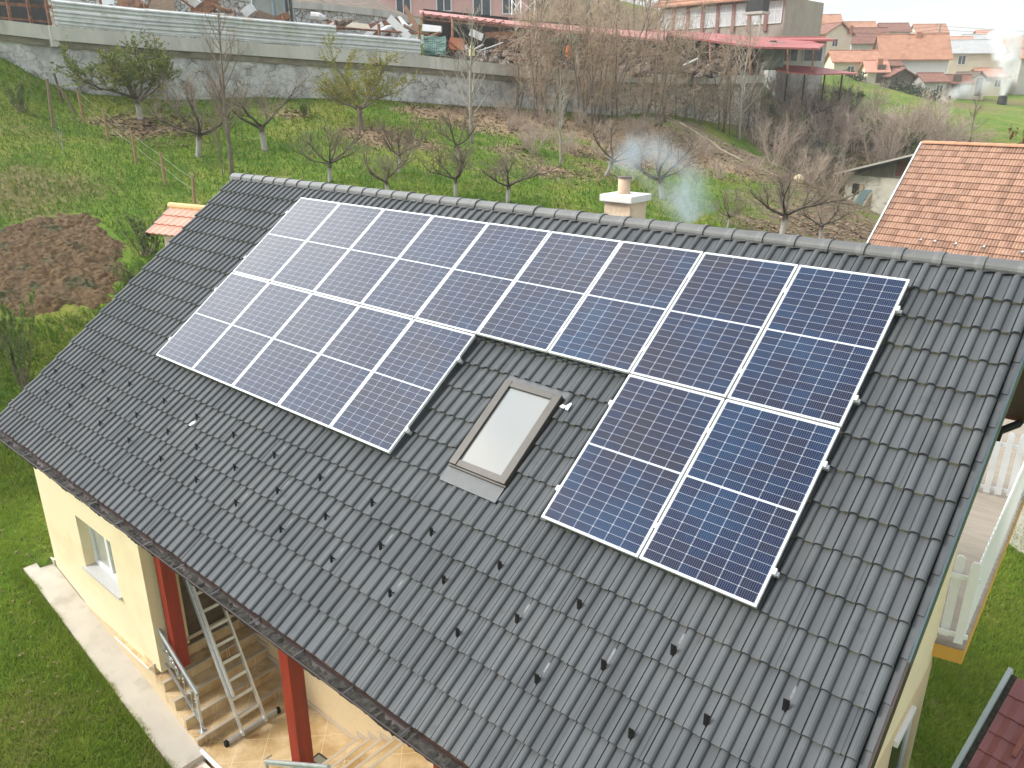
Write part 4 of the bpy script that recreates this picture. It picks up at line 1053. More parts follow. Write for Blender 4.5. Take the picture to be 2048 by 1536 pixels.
for (px, py, hh_) in [(1565,300,2.6),(1600,318,2.4),(1640,300,3.4),(1710,300,3.2),(1745,330,3.0),(1765,300,3.8),(1800,300,3.2),(1650,262,3.6),(1700,262,2.8),(1830,285,3.0),(1860,262,2.8),(1610,240,3.0),(1570,262,3.0),(1545,330,2.2),(1590,345,2.2),(1640,350,2.4),(1520,300,2.4),(1625,372,2.0),(1690,225,2.6),(1740,232,2.4),(1875,300,3.),(1905,305,2.6),(1660,390,1.8),(1480,240,3.0),(1530,225,3.0),(1575,215,3.0),(1790,330,3.2),(1670,315,2.6)]:
    P = TPROTO['shrub%d' % (k % 3)]; b = G(px, py); t = P[0] if P[2] == 0 else dup(P[0]); P[2] += 1; s = hh_ / P[1]
    t.location = tuple(b); t.scale = (s * 1.25, s * 1.25, s); t.rotation_euler = (0, 0, random.uniform(0, 6)); tag(t, 'bare purple brown shrub in the overgrown strip above the grey barn', 'shrub', 'shrubs of the overgrown strip'); k += 1
for i, (px, py, hh_) in enumerate([(1585,285,2.2),(1660,345,2.0),(1735,300,2.4),(1815,318,2.0),(1700,235,2.2)]):
    P = TPROTO['lshrub%d' % (i % 2)]; b = G(px, py); t = P[0] if P[2] == 0 else dup(P[0]); P[2] += 1; s = hh_ / P[1]; t.location = tuple(b); t.scale = (s * 1.2, s * 1.2, s); tag(t, 'yellow green shrub among the bare ones in the overgrown strip', 'shrub', 'leafy shrubs of the overgrown strip')
rb = random.Random(77)
for i in range(34):
    px = rb.uniform(1010, 1520); py = 226 + (px - 880) * .07 + rb.uniform(0, 70) * (.35 if px < 1050 else 1)
    if px > 1400: py += 25
    P = TPROTO['shrub%d' % (i % 3)]; b = G(px, py); t = dup(P[0]); P[2] += 1; s = rb.uniform(.45, 1.05) / P[1]; t.location = tuple(b); t.scale = (s * 1.5, s * 1.5, s); t.rotation_euler = (0, 0, rb.uniform(0, 6)); tag(t, 'low bare brush on the leaf covered bank below the wall', 'shrub', 'low brush on the leaf covered bank')
def lsh(key, px, py, ptop, label, **kw): return plant(key, px, py, ptop, label, 'shrub', 'leafy garden shrubs', **kw)
lsh('lshrub0', 296, 510, 418, 'green leafy shrub by the roof edge in front of the small clay tiled roof', sxy=1.25)
lsh('lshrub1', 262, 590, 520, 'low green shrub between the ploughed soil and the roof edge')
lsh('lshrub0', 50, 770, 570, 'young leafy fruit tree beside the lower left roof edge', sxy=.55)
lsh('lshrub1', 8, 700, 650, 'low green shrub at the left picture edge below the soil', sxy=.8)
lsh('lshrub0', 42, 222, 150, 'small yellowing shrub on the bank at far left')
lsh('lshrub1', 610, 235, 196, 'dark green weeds at the foot of the wall')
def weed(px, py, lab): pass
# russet tree at the right edge
make_tree('oak', 'leafshrub', 120, 3.0, M_BARK, M_TWIG, M_LEAFR, name='russet_tree')
plant('oak', 2040, 330, 222, 'russet leaved tree at the right edge behind the orange roof', base=AT(2050, 335, 38), sxy=1.5)
# ------------------------------------------------------------------ retaining wall, guard rail fence, yard
M_STONE = None
def stone_material(name, pl, st1, st2, dark, plaster=.5, sc=3.2):
    m = bpy.data.materials.new(name); m.use_nodes = True; N, L = nodes(m); b = N['Principled BSDF']; b.inputs['Roughness'].default_value = .95
    tc = N.new('ShaderNodeTexCoord')
    vo = N.new('ShaderNodeTexVoronoi'); vo.inputs['Scale'].default_value = sc; L.new(tc.outputs['Object'], vo.inputs['Vector'])
    ve = N.new('ShaderNodeTexVoronoi'); ve.feature = 'DISTANCE_TO_EDGE'; ve.inputs['Scale'].default_value = sc; L.new(tc.outputs['Object'], ve.inputs['Vector'])
    def nz(s, d=6):
        n = N.new('ShaderNodeTexNoise'); n.inputs['Scale'].default_value = s; n.inputs['Detail'].default_value = d; n.inputs['Roughness'].default_value = .65; L.new(tc.outputs['Object'], n.inputs['Vector']); return n.outputs['Fac']
    def mr(f, a, c):
        r = N.new('ShaderNodeMapRange'); r.interpolation_type = 'SMOOTHSTEP'; r.inputs['From Min'].default_value = a; r.inputs['From Max'].default_value = c; L.new(f, r.inputs['Value']); return r.outputs['Result']
    def mix(f, a, c):
        x = N.new('ShaderNodeMix'); x.data_type = 'RGBA'; L.new(f, x.inputs['Factor'])
        for i, v in ((6, a), (7, c)):
            if hasattr(v, 'is_output'): L.new(v, x.inputs[i])
            else: x.inputs[i].default_value = (*v, 1)
        return x.outputs[2]
    c = mix(mr(vo.outputs['Color'], .2, .8), st1, st2)
    c = mix(mr(ve.outputs['Distance'], .09, .02), c, dark)
    c = mix(mr(nz(1.3), plaster + .12, plaster - .10), c, mix(mr(nz(6), .35, .65), pl, tuple(x * .72 for x in pl)))
    c = mix(mr(nz(.5, 3), .52, .68), c, mix(mr(nz(9), .4, .6), tuple(x * .55 for x in pl), st1))
    L.new(c, b.inputs['Base Color'])
    bp = N.new('ShaderNodeBump'); bp.inputs['Strength'].default_value = .8; bp.inputs['Distance'].default_value = .06; L.new(mix(mr(nz(5), .3, .7), (.2, .2, .2), (.8, .8, .8)), bp.inputs['Height']); L.new(bp.outputs['Normal'], b.inputs['Normal'])
    return m
M_STONE = stone_material('plastered rubble', (.64, .64, .635), (.30, .295, .285), (.52, .51, .49), (.16, .15, .14), .53)
M_STONEB = stone_material('brown rubble', (.50, .48, .44), (.34, .30, .25), (.50, .45, .37), (.13, .11, .09), .34)
M_STONEW = stone_material('white rubble', (.70, .70, .69), (.46, .455, .44), (.74, .735, .72), (.16, .15, .14), .34, 4.2)
M_CBEAM = mat('weathered concrete', (.44, .43, .40), (.60, .585, .55), 1.2, .92, .3, 40, c3=(.30, .29, .26), s3=.8, stretch=(1.4, 1.4, .35))
M_CDARK = mat('dark recess concrete', (.14, .125, .09), (.27, .245, .19), 2.0, .95, .4, 30)
M_RUST = mat('rusty steel', (.13, .055, .03), (.30, .155, .09), 5, .85, .3, 40, c3=(.07, .04, .03), s3=2)
M_RAILG = mat('weathered galvanised rail', (.50, .52, .54), (.70, .72, .74), 2.4, .5, metal=.2, c3=(.52, .49, .44), s3=1.1)
WALLP = [(-90,28,29.5),(-40,36,29.6),(20,42,29.8),(103,52,30),(210,62,30.6),(320,72,31),(420,79,31.6),(512,86,32.3),(630,95,33),(740,103,33.8),(840,111,34.6),(930,121,36),(1024,131,38.2),(1100,137,40.3),(1180,142,42.6),(1260,146,45),(1340,149,47.5),(1430,151,50),(1525,150,53)]
WT = [Vector(AT(*p)) for p in WALLP]
def w_off(i):
    a, b = WT[max(0, i - 1)], WT[min(len(WT) - 1, i + 1)]; d = (b - a); d.z = 0; d.normalize(); n = Vector((d.y, -d.x, 0))
    if n.dot(Vector((CAM[0], CAM[1], 0)) - WT[i]) < 0: n = -n
    return n
WN = [w_off(i) for i in range(len(WT))]
def fine(n_per=10):
    P_, Nn = [], []
    for i in range(len(WT) - 1):
        for k in range(n_per):
            t = k / n_per; P_.append(WT[i].lerp(WT[i + 1], t)); Nn.append(WN[i].lerp(WN[i + 1], t).normalized())
    P_.append(WT[-1]); Nn.append(WN[-1]); return P_, Nn
rw = thing('retaining_wall', WT[5] - Vector((0, 0, 2)), 'long pale retaining wall of plastered rubble under a concrete beam behind the orchard', 'wall')
FP, FN = fine(10)
mb = MB(); rows = 14; grid = []
for i, (p, n) in enumerate(zip(FP, FN)):
    g = hz(p.x + n.x * .3, p.y + n.y * .3) - .6; zt = p.z - .72; col = []
    for j in range(rows + 1):
        z = zt + (g - zt) * j / rows; q = Vector((p.x, p.y, z)) + n * (.02 + .07 * j / rows)
        q += n * (.05 * mnoise.noise(q * 1.4) + .04 * mnoise.noise(q * 3.7)); col.append(q)
    grid.append(col)
for i in range(len(grid) - 1):
    mb.cm = 1 if FP[i].x > WT[14].x + 0 and i > 145 else 0
    for j in range(rows): mb.quad(grid[i][j], grid[i][j + 1], grid[i + 1][j + 1], grid[i + 1][j])
mb.build('stone_face', [M_STONE, M_STONEB], rw, smooth=True)
def strip(mb, off0, off1, z0, z1, P_=None, Nn=None, i0=0, i1=None):
    P_ = P_ or FP; Nn = Nn or FN; i1 = i1 or len(P_) - 1
    for i in range(i0, i1):
        a, b, n, m_ = P_[i], P_[i + 1], Nn[i], Nn[i + 1]
        def q(p, nn, o, z): return Vector((p.x, p.y, p.z + z)) + nn * o
        mb.add([q(a, n, off0, z0), q(b, m_, off0, z0), q(b, m_, off1, z0), q(a, n, off1, z0), q(a, n, off0, z1), q(b, m_, off0, z1), q(b, m_, off1, z1), q(a, n, off1, z1)],
               [(0, 1, 5, 4), (2, 3, 7, 6), (4, 5, 6, 7), (3, 2, 1, 0)] + ([(0, 4, 7, 3)] if i == i0 else []) + ([(1, 2, 6, 5)] if i == i1 - 1 else []))
mb = MB(); strip(mb, .20, -.35, -.50, .0); mb.build('concrete_beam', M_CBEAM, rw)
mb = MB(); strip(mb, .10, -.3, -.74, -.505); mb.build('ledge', M_CDARK, rw)  # dark of the recessed underside put into the concrete colour
mb = MB(); p = WT[3] + WN[3] * .05; mb.obox(p + Vector((0, 0, -.36)), (.14, 0, 0), (0, .14, 0), (0, 0, .37)); mb.build('pier', M_CBEAM, rw)
# corrugated guard rail fence on the wall
gf = thing('guard_rail_fence', WT[6], 'grey corrugated guard rail fence standing on the concrete beam of the retaining wall', 'fence')
prof = [(0, .0), (.03, .01), (.07, .075), (.12, .075), (.15, .015), (.165, .01), (.195, .075), (.245, .075), (.285, .01), (.31, .0)]
def wbeam(i0, i1, zb, off, dz0=0., dz1=0.):
    mb = MB(); prev = None
    for i in range(i0, i1 + 1):
        p, n = FP[i], FN[i]; t = (i - i0) / max(1, i1 - i0); row = [Vector((p.x, p.y, p.z + zb + z + dz0 + (dz1 - dz0) * t)) + n * (off + o) for z, o in prof]
        back = [q - n * .006 for q in row]
        if prev:
            for k in range(len(prof) - 1): mb.quad(prev[k], row[k], row[k + 1], prev[k + 1])
        prev = row
    return mb
ends = [31, 48, 66, 84, 100]
for a, b in zip(ends[:-1], ends[1:]):
    for r_ in range(3):
        if a >= 84 and r_ == 2: continue
        wbeam(a, b, .03 + r_ * .30, .06 + random.uniform(-.01, .02), random.uniform(-.02, .02), random.uniform(-.02, .02)).build('rail_beam', M_RAILG, gf)
for i in (31, 40, 48, 57, 66, 75, 84, 92, 100):
    mb = MB(); mb.beam(FP[i] - Vector((0, 0, .3)), FP[i] + Vector((0, 0, 1.12)), .09, .09, (1, 0, 0)); mb.build('post', M_RUST, gf)
# the yard behind the wall
def back(i, d): return FP[i] - FN[i] * d
tm = MB(); ds = [.2, 3, 6, 10, 16, 26, 40]
gr = [[back(i, d) + Vector((0, 0, -.25 + (d * .03 if d > 6 else 0))) for d in ds] for i in range(0, len(FP), 6)]
for i in range(len(gr) - 1):
    for j in range(len(ds) - 1): tm.quad(gr[i][j], gr[i + 1][j], gr[i + 1][j + 1], gr[i][j + 1])
o = tm.build('yard_ground', mat('rusty yard dirt', (.10, .075, .055), (.20, .155, .115), 2, .95, .5, 12)); tag(o, kind='structure')
def at3(px, py, D): return Vector(AT(px, py, D))
def facing(c):                        # frame looking at the camera: right, away, up
    return Vector((RGT[0], RGT[1], 0)), Vector((FWD[0], FWD[1], 0)), Vector((0, 0, 1))
X_, Y_a, Z_ = facing(None)
# upper white rubble wall with a light coping
UP = [(60,-75,37),(160,-62,37),(300,-42,37.5),(450,-18,38.2),(560,0,39),(660,8,40),(760,20,41),(838,38,42)]
uw = thing('stone_wall', at3(450, 10, 38), 'white rubble wall with a light concrete coping above the guard rail fence', 'wall')
UT = [at3(*p) for p in UP]; mb = MB()
for i in range(len(UT) - 1):
    a, b = UT[i], UT[i + 1]; d = (b - a).normalized(); n = Vector((d.y, -d.x, 0)).normalized(); K = 12
    for k in range(K):
        p, q = a.lerp(b, k / K), a.lerp(b, (k + 1) / K); R_ = 8
        for j in range(R_):
            def pt(s, jj):
                z = s.z - .3 - jj * .36; v_ = Vector((s.x, s.y, z)); return v_ + n * (.05 * mnoise.noise(v_ * 2.1) + .05 * mnoise.noise(v_ * 5))
            mb.quad(pt(p, j), pt(p, j + 1), pt(q, j + 1), pt(q, j))
mb.build('rubble', M_STONEW, uw)
mb = MB(); UN = [Vector((0, 0, 0))] * len(UT)
for i in range(len(UT) - 1):
    a, b = UT[i], UT[i + 1]; d = (b - a).normalized(); n = Vector((d.y, -d.x, 0)).normalized()
    mb.hexa([a + n * .12 - Vector((0, 0, .32)), b + n * .12 - Vector((0, 0, .32)), b - n * .3 - Vector((0, 0, .32)), a - n * .3 - Vector((0, 0, .32)), a + n * .12, b + n * .12, b - n * .3, a - n * .3])
mb.build('coping', M_CBEAM, uw)
tm = MB()
for i in range(len(UT) - 1):
    a, b = UT[i], UT[i + 1]; d = (b - a).normalized(); n = Vector((d.y, -d.x, 0)).normalized()
    tm.quad(a - n * .25 - Z_ * .06, b - n * .25 - Z_ * .06, b - n * 22 + Z_ * 5, a - n * 22 + Z_ * 5)
o = tm.build('upper_yard', mat('rusty yard dirt', (.1, .08, .06))); tag(o, kind='structure')
# dark rusty sheet shed at the far left
sh = thing('rusty_shed', at3(40, 40, 31), 'dark open shed of rusty posts and sheets at the top left corner', 'shed')
X_, Y_a, Z_ = facing(None)
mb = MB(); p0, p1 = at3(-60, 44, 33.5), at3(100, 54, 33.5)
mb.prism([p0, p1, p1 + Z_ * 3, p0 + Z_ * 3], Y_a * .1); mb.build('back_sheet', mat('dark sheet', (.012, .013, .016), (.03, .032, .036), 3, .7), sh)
for px in (-10, 24, 64, 101):
    mb = MB(); q = at3(px, 52, 31.2); mb.beam(q - Z_ * .3, q + Z_ * 3, .10, .10, (1, 0, 0)); mb.build('post', M_RUST, sh)
mb = MB(); mb.beam(at3(-60, 3, 31.2), at3(103, 14, 31.2), .10, .12); mb.beam(at3(-60, 30, 31.3), at3(103, 44, 31.3), .06, .08); mb.build('beam', M_RUST, sh)
# scrap yard things --------------------------------------------------
def slab_item(name, poly, D, th, m, lab, cat, group='scrap in the yard', parts=None):
    pts_ = [at3(px, py, D if not isinstance(D, (list, tuple)) else D[i]) for i, (px, py) in enumerate(poly)]
    mb = MB(); mb.prism(pts_, Y_a * th); o = mb.build(name, m); tag(o, lab, cat, group); return o
M_WOOD = mat('grey brown board', (.17, .12, .085), (.28, .21, .15), 5, .9, stretch=(1, 1, 6))
slab_item('wooden_board', [(290,27),(300,-12),(345,-12),(352,27)], 36, .06, M_WOOD, 'brown boards leaning on the white rubble wall above the fence', 'board')
slab_item('steel_strut', [(287,24),(291,24),(305,-8),(301,-8)], 35.5, .06, M_RUST, 'rusty strut at the left of the leaning boards', 'strut')
slab_item('sheet_panel', [(195,18),(197,-10),(228,-10),(229,20)], 35.5, .06, mat('pale blue sheet', (.50, .56, .60), (.60, .65, .68), 3, .5), 'pale blue sheet standing behind the fence at left', 'sheet')
slab_item('scrap_drum', [(232,16),(236,-4),(268,-8),(280,6),(277,24),(250,26)], 35, .5, M_RUST, 'dark rusty drum shape behind the fence at left', 'scrap')
def pipe(name, a, b, r, m, lab, cat='pipe', group='pipes in the yard'):
    mb = MB(); mb.tube([a, a.lerp(b, .5) + Vector((0, 0, -.02)), b], r, 8); o = mb.build(name, m, smooth=False); return tag(o, lab, cat, group)
pipe('rusty_pipe', at3(388, 26, 33), at3(640, 52, 34), .065, M_RUST, 'long rusty pipe lying along the top of the guard rail fence')
pipe('rusty_pipe', at3(640, 52, 34), at3(858, 68, 36), .045, M_RUST, 'thin rusty pipe continuing along the fence top to the green tarpaulin')
pipe('rusty_pipe', at3(424, 10, 34.5), at3(462, 22, 34.5), .09, M_RUST, 'bent rusty pipe end poking up left of the blue grey cab')
# digger with a blue grey cab
M_CAB = mat('blue grey cab paint', (.25, .33, .38), (.33, .41, .46), 4, .5)
cb = thing('excavator', at3(540, 40, 36.5), 'excavator with a blue grey cab parked behind the guard rail fence', 'excavator')
c0 = at3(540, 44, 36.5); w_, h_ = .80, 1.05
for sx_ in (-1, 1):
    for sy_ in (0, 1):
        mb = MB(); mb.beam(c0 + X_ * sx_ * w_ + Y_a * sy_ * 1.2, c0 + X_ * sx_ * w_ * .88 + Y_a * sy_ * 1.2 + Z_ * h_, .10, .10, (1, 0, 0)); mb.build('pillar', M_CAB, cb)
mb = MB(); mb.beam(c0 + X_ * .25, c0 + X_ * .2 + Z_ * h_, .12, .10, (1, 0, 0)); mb.build('pillar', M_CAB, cb)
mb = MB(); mb.obox(c0 + Z_ * (h_ + .06) + Y_a * .6, X_ * .8, Y_a * .7, Z_ * .07); mb.build('roof', M_CAB, cb)
mb = MB(); mb.obox(c0 - Z_ * .45 + Y_a * .6, X_ * .95, Y_a * .75, Z_ * .45); mb.build('body', M_CAB, cb)
mb = MB(); mb.obox(c0 + Z_ * .5 + Y_a * .06, X_ * .66, Y_a * .01, Z_ * .45); mb.build('windscreen', mat('cab glass', (.30, .33, .31), (.42, .45, .42), 2, .1), cb)
mb = MB(); m0 = at3(580, 42, 36.3)
for dx in (-.1, .1): mb.beam(m0 + X_ * dx - Z_ * .6, m0 + X_ * dx + Z_ * 1.6, .08, .10, (1, 0, 0))
mb.build('mast', mat('black steel', (.02, .022, .025), (.05, .05, .055), 5, .5), cb)
slab_item('rusty_hopper', [(648,56),(655,42),(690,44),(708,58)], 37, .8, M_RUST, 'rusty open hopper right of the excavator', 'hopper')
slab_item('cream_sheet', [(690,58),(696,44),(736,48),(742,60)], 36.8, .1, mat('cream sheet', (.55, .50, .40), (.66, .61, .50), 3, .7), 'cream metal sheet lying behind the fence', 'sheet')
slab_item('rusty_container', [(735,60),(738,48),(792,34),(800,62)], 37.5, 1.2, mat('dark red rust', (.10, .035, .028), (.20, .08, .06), 4, .8), 'tilted dark red skip behind the fence', 'skip')
slab_item('white_plank', [(795,34),(800,32),(826,60),(812,62)], 37, .08, M_WHITE, 'white plank leaning beside the tilted skip', 'plank')
slab_item('rusty_plate', [(806,12),(812,10),(842,60),(826,62)], 37.2, .08, mat('brown rust plate', (.22, .12, .075), (.32, .19, .125), 4, .85), 'long brown steel plate leaning below the coping end', 'plate')
slab_item('white_cabinet', [(844,62),(845,48),(882,52),(882,64)], 38, .6, M_WHITE, 'white machine cabinet behind the fence end', 'cabinet')
def lump(name, poly, D, m, lab, cat, amp=.12, group='scrap in the yard'):   # cloth or heap shape with folds
    xs_ = [p[0] for p in poly]; ys_ = [p[1] for p in poly]; mb = MB(); n_ = 12; g_ = []
    for i in range(n_ + 1):
        row = []
        for j in range(n_ + 1):
            s_, t_ = i / n_, j / n_; a = np.array(poly[0]) * (1 - s_) * (1 - t_) + np.array(poly[1]) * s_ * (1 - t_) + np.array(poly[2]) * s_ * t_ + np.array(poly[3]) * (1 - s_) * t_
            q = at3(a[0], a[1], D + .9 * t_); row.append(q + Y_a * (-amp * 2 * mnoise.noise(q * 2.6)) + Z_ * amp * mnoise.noise(q * 3.1 + Vector((5, 5, 5))))
        g_.append(row)
    for i in range(n_):
        for j in range(n_): mb.quad(g_[i][j], g_[i + 1][j], g_[i + 1][j + 1], g_[i][j + 1])
    o = mb.build(name, m, smooth=True); md = o.modifiers.new('thick', 'SOLIDIFY'); md.thickness = .05; return tag(o, lab, cat, group)
M_TARP = mat('green tarpaulin', (.055, .12, .10), (.10, .185, .155), 3, .55)
lump('tarpaulin', [(848,106),(892,110),(892,72),(846,70)], 36, M_TARP, 'dark green tarpaulin hanging at the end of the guard rail fence', 'tarpaulin')
lump('tarpaulin', [(800,80),(850,88),(846,70),(806,66)], 36.6, mat('pale green net', (.30, .36, .32), (.40, .46, .42), 3, .7), 'pale green netting left of the dark green tarpaulin', 'netting')
slab_item('orange_frame', [(896,98),(900,74),(930,78),(928,102)], 38, .1, mat('orange rust', (.34, .10, .05), (.42, .16, .08), 3, .8), 'orange rusty grid beside the green tarpaulin', 'frame')
mb = MB(); q = at3(944, 112, 38); mb.tube([q, q + Z_ * .35, q + Z_ * .68], [.17, .12, .02], 12); o = mb.build('yellow_cone', mat('pale yellow plastic', (.62, .55, .30), (.70, .62, .36), 3, .6)); tag(o, 'pale yellow cone shaped drum end in the scrap heap', 'cone', 'scrap in the yard')
M_SCRAP = mat('mixed scrap', (.05, .04, .035), (.26, .20, .15), 9, .85, .6, 30, contrast=.3, c3=(.42, .40, .37), s3=6)
M_WDARK = mat('dark scrap iron', (.03, .027, .025), (.07, .06, .055), 5, .7)
hp_ = [(880,116),(1020,128),(1015,96),(880,92)]
for i, (pl, lb) in enumerate((([( 855,112),(950,122),(940,98),(860,96)], 'left part of the dark scrap heap behind the wall, under the canopy'), ([(950,124),(1060,134),(1050,104),(955,98)], 'middle part of the dark scrap heap, right of the pale cone'), ([(1180,146),(1300,152),(1300,120),(1185,112)], 'rusty scrap heap among the thicket, right of the orange barrel'), ([(1300,152),(1450,152),(1440,122),(1305,118)], 'brown scrap heap under the red sheet roof'))):
    lump('scrap_heap', pl, 38.5 + i * 3, M_SCRAP, lb, 'scrap heap', .35)
rnd_ = random.Random(5)
for i in range(26):
    px = rnd_.uniform(870, 1420); D = 37 + (px - 870) * .018; py = 108 + (px - 870) * .07 + rnd_.uniform(-14, 6)
    a = at3(px, py, D); b = a + X_ * rnd_.uniform(-1.2, 1.2) + Z_ * rnd_.uniform(.0, .7) + Y_a * rnd_.uniform(-.5, .5)
    pipe('scrap_bar', a, b, rnd_.uniform(.02, .05), rnd_.choice([M_RUST, M_RUST, M_RAILG, M_WOOD]), 'thin metal or wooden bar sticking out of the scrap heap', 'bar', 'loose bars on the scrap heap')
fwd = thing('firewood_stack', at3(1090, 128, 40), 'leaning bundle of pale slats in the scrap yard', 'slats')
for i in range(7):
    mb = MB(); a = at3(1076 + i * 3.4, 131, 40); mb.beam(a, a + X_ * .45 + Z_ * .62 + Y_a * .2, .05, .03); mb.build('slat', mat('pale timber', (.46, .41, .33), (.56, .50, .42), 4, .8), fwd)
def barrel(px, py, D, r, h, m, lab):
    q = at3(px, py, D); mb = MB(); mb.tube([q, q + Z_ * h * .02, q + Z_ * h * .33, q + Z_ * h * .35, q + Z_ * h * .66, q + Z_ * h * .68, q + Z_ * h], [r * .96, r, r, r * 1.06, r * 1.06, r, r * .97], 14); o = mb.build('barrel', m); tag(o, lab, 'barrel', 'barrels in the yard')
barrel(1112, 112, 41, .26, .85, mat('green enamel', (.03, .14, .08), (.05, .19, .11), 4, .5), 'green barrel in the thicket, left of the orange one')
barrel(1147, 110, 41, .28, .95, mat('green enamel'  , (.03, .14, .08)), 'green barrel in the thicket, right of the orange one')
barrel(1138, 114, 40.6, .18, .55, mat('orange enamel', (.60, .14, .03), (.68, .19, .05), 4, .5), 'orange barrel between the two green ones')
mb = MB(); mb.beam(at3(1154, 140, 40.5), at3(1154, 104, 40.5), .16, .16, (1, 0, 0)); o = mb.build('concrete_post', M_CBEAM); tag(o, 'short pale concrete post on the wall among the thicket', 'post')
tk = thing('tank', at3(1540, 125, 56), 'blue green tank beside the red roofed pavilion', 'tank')
mb = MB(); q = at3(1540, 140, 56); mb.obox(q + Z_ * .9, X_ * .75, Y_a * .6, Z_ * .9); mb.build('body', mat('blue green steel', (.16, .25, .23), (.22, .31, .28), 3, .5), tk, bevel=.06)
mb = MB(); mb.obox(q + Z_ * 1.86, X_ * .2, Y_a * .2, Z_ * .06); mb.build('hatch', M_DARK, tk)
rs = random.Random(21)
for i in range(44):
    px = rs.uniform(150, 850) if i < 30 else rs.uniform(860, 1300); D = 34.5 + rs.uniform(0, 3) + max(0, (px - 800) * .012); py = 24 + max(0, px - 380) * .095 - rs.uniform(-2, 14)
    c = at3(px, py, D); k_ = rs.random(); mb = MB(); ax_ = (X_ * rs.uniform(.5, 1) + Z_ * rs.uniform(-.6, .6)).normalized()
    if k_ < .45: mb.obox(c, ax_ * rs.uniform(.2, .7), Y_a * rs.uniform(.02, .2), (Z_ - ax_ * ax_.z).normalized() * rs.uniform(.08, .3))
    elif k_ < .75: mb.beam(c - ax_ * rs.uniform(.3, .9), c + ax_ * rs.uniform(.3, .9), .07, .09)
    else: mb.tube([c - ax_ * .3, c + ax_ * .1, c + ax_ * .35], [rs.uniform(.06, .2)] * 2 + [.08], 9)
    o = mb.build('scrap_piece', rs.choice([M_RUST, M_RUST, M_WDARK, M_WOOD, M_RAILG, M_WHITE, M_SCRAP])); tag(o, 'odd piece of rusty or pale scrap lying in the yard behind the fence', 'scrap', 'small scrap behind the fence')
# red roofed open sheds ------------------------------------------------
M_REDR = mat('faded red sheet roof', (.42, .155, .14), (.52, .22, .195), 1.2, .6)
M_REDD = mat('red sheet roof', (.36, .085, .08), (.45, .13, .12), 1.5, .5)
def canopy(name, poly, Ds, lab, m, posts, dark=None, th=.12):
    t = thing(name, at3(*poly[0], Ds[0]), lab, 'canopy', 'red roofed open sheds')
    pts_ = [at3(px, py, D) for (px, py), D in zip(poly, Ds)]
    mb = MB(); mb.prism(pts_, (0, 0, -th)); mb.build('roof', m, t)
    for (px, py0, py1, D) in posts:
        mb = MB(); mb.beam(at3(px, py1, D), at3(px, py0, D), .10, .10, (1, 0, 0)); mb.build('post', M_RUST, t)
    return t
c1_ = canopy('open_shed', [(838,20),(1010,40),(1240,58),(1335,66),(1330,80),(1235,70),(1010,47),(842,26)], [47,46,50,52,47,45.5,42.5,42.5], 'long open shed with a faded red roof above the scrap heap', M_REDR, [(846,24,66,42.5),(905,34,110,42),(1000,46,125,42.5),(1090,56,130,44),(1180,64,140,45),(1290,76,146,46.5)])
for k in range(9):                     # trusses
    mb = MB(); a = at3(846 + k * 18, 36 + k * 1.6, 42.4); b = at3(846 + (k + 1) * 18, 27 + (k + 1) * 1.6, 42.4); mb.beam(a, b, .05, .05); a2 = at3(846 + (k + 1) * 18, 37 + (k + 1) * 1.6, 42.4); mb.beam(b, a2, .05, .05); mb.build('truss', M_RUST, c1_)
mb = MB(); mb.beam(at3(842, 38, 42.4), at3(1020, 55, 42.4), .07, .08); mb.build('truss_chord', M_RUST, c1_)
bd = MB(); a, b = at3(850, 120, 49), at3(1340, 150, 54); bd.prism([a - Z_ * 2, b - Z_ * 2, b + Z_ * 2.6, a + Z_ * 2.9], Y_a * .2); bd.build('back_wall', mat('shaded shed backdrop', (.022, .018, .016), (.06, .048, .04), 2, .9), c1_)  # backdrop coloured near black for the shade inside the open shed
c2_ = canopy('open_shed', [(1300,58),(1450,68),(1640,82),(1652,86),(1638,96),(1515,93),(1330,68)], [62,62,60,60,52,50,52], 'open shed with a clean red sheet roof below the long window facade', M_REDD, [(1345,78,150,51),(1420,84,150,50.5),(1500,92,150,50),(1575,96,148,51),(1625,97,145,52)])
bd = MB(); a, b = at3(1335, 150, 58), at3(1520, 152, 58); bd.prism([a - Z_ * 2, b - Z_ * 2, b + Z_ * 2.3, a + Z_ * 2.8], Y_a * .2); bd.build('back_wall', mat('shaded shed backdrop', (.02, .02, .02)), c2_)  # same near-black colour in place of this shed's inner shade
c3_ = thing('pavilion_roof', at3(1630, 140, 54), 'low pavilion with a rounded dark red roof at the edge of the green field', 'canopy', 'red roofed open sheds')
mb = MB(); rows_ = []
for i in range(13):
    t = i / 12; px = 1556 + 160 * t; arch = math.sin(PI * min(1, t * 1.15 + .02)) ** .8
    rows_.append([at3(px, 131 + t * 14 - 4 * arch, 57), at3(px - 4, 140 + t * 7 + 4 * arch, 53)])
for a, b in zip(rows_[:-1], rows_[1:]): mb.hexa([a[1] - Z_ * .08, b[1] - Z_ * .08, b[0] - Z_ * .08, a[0] - Z_ * .08, a[1], b[1], b[0], a[0]])
mb.build('roof', M_REDD, c3_)
for px in (1575, 1610, 1650, 1685):
    mb = MB(); q = at3(px, 148, 53.5); mb.beam(q, q - Z_ * 1.7, .08, .08, (1, 0, 0)); mb.build('post', M_DARK, c3_)
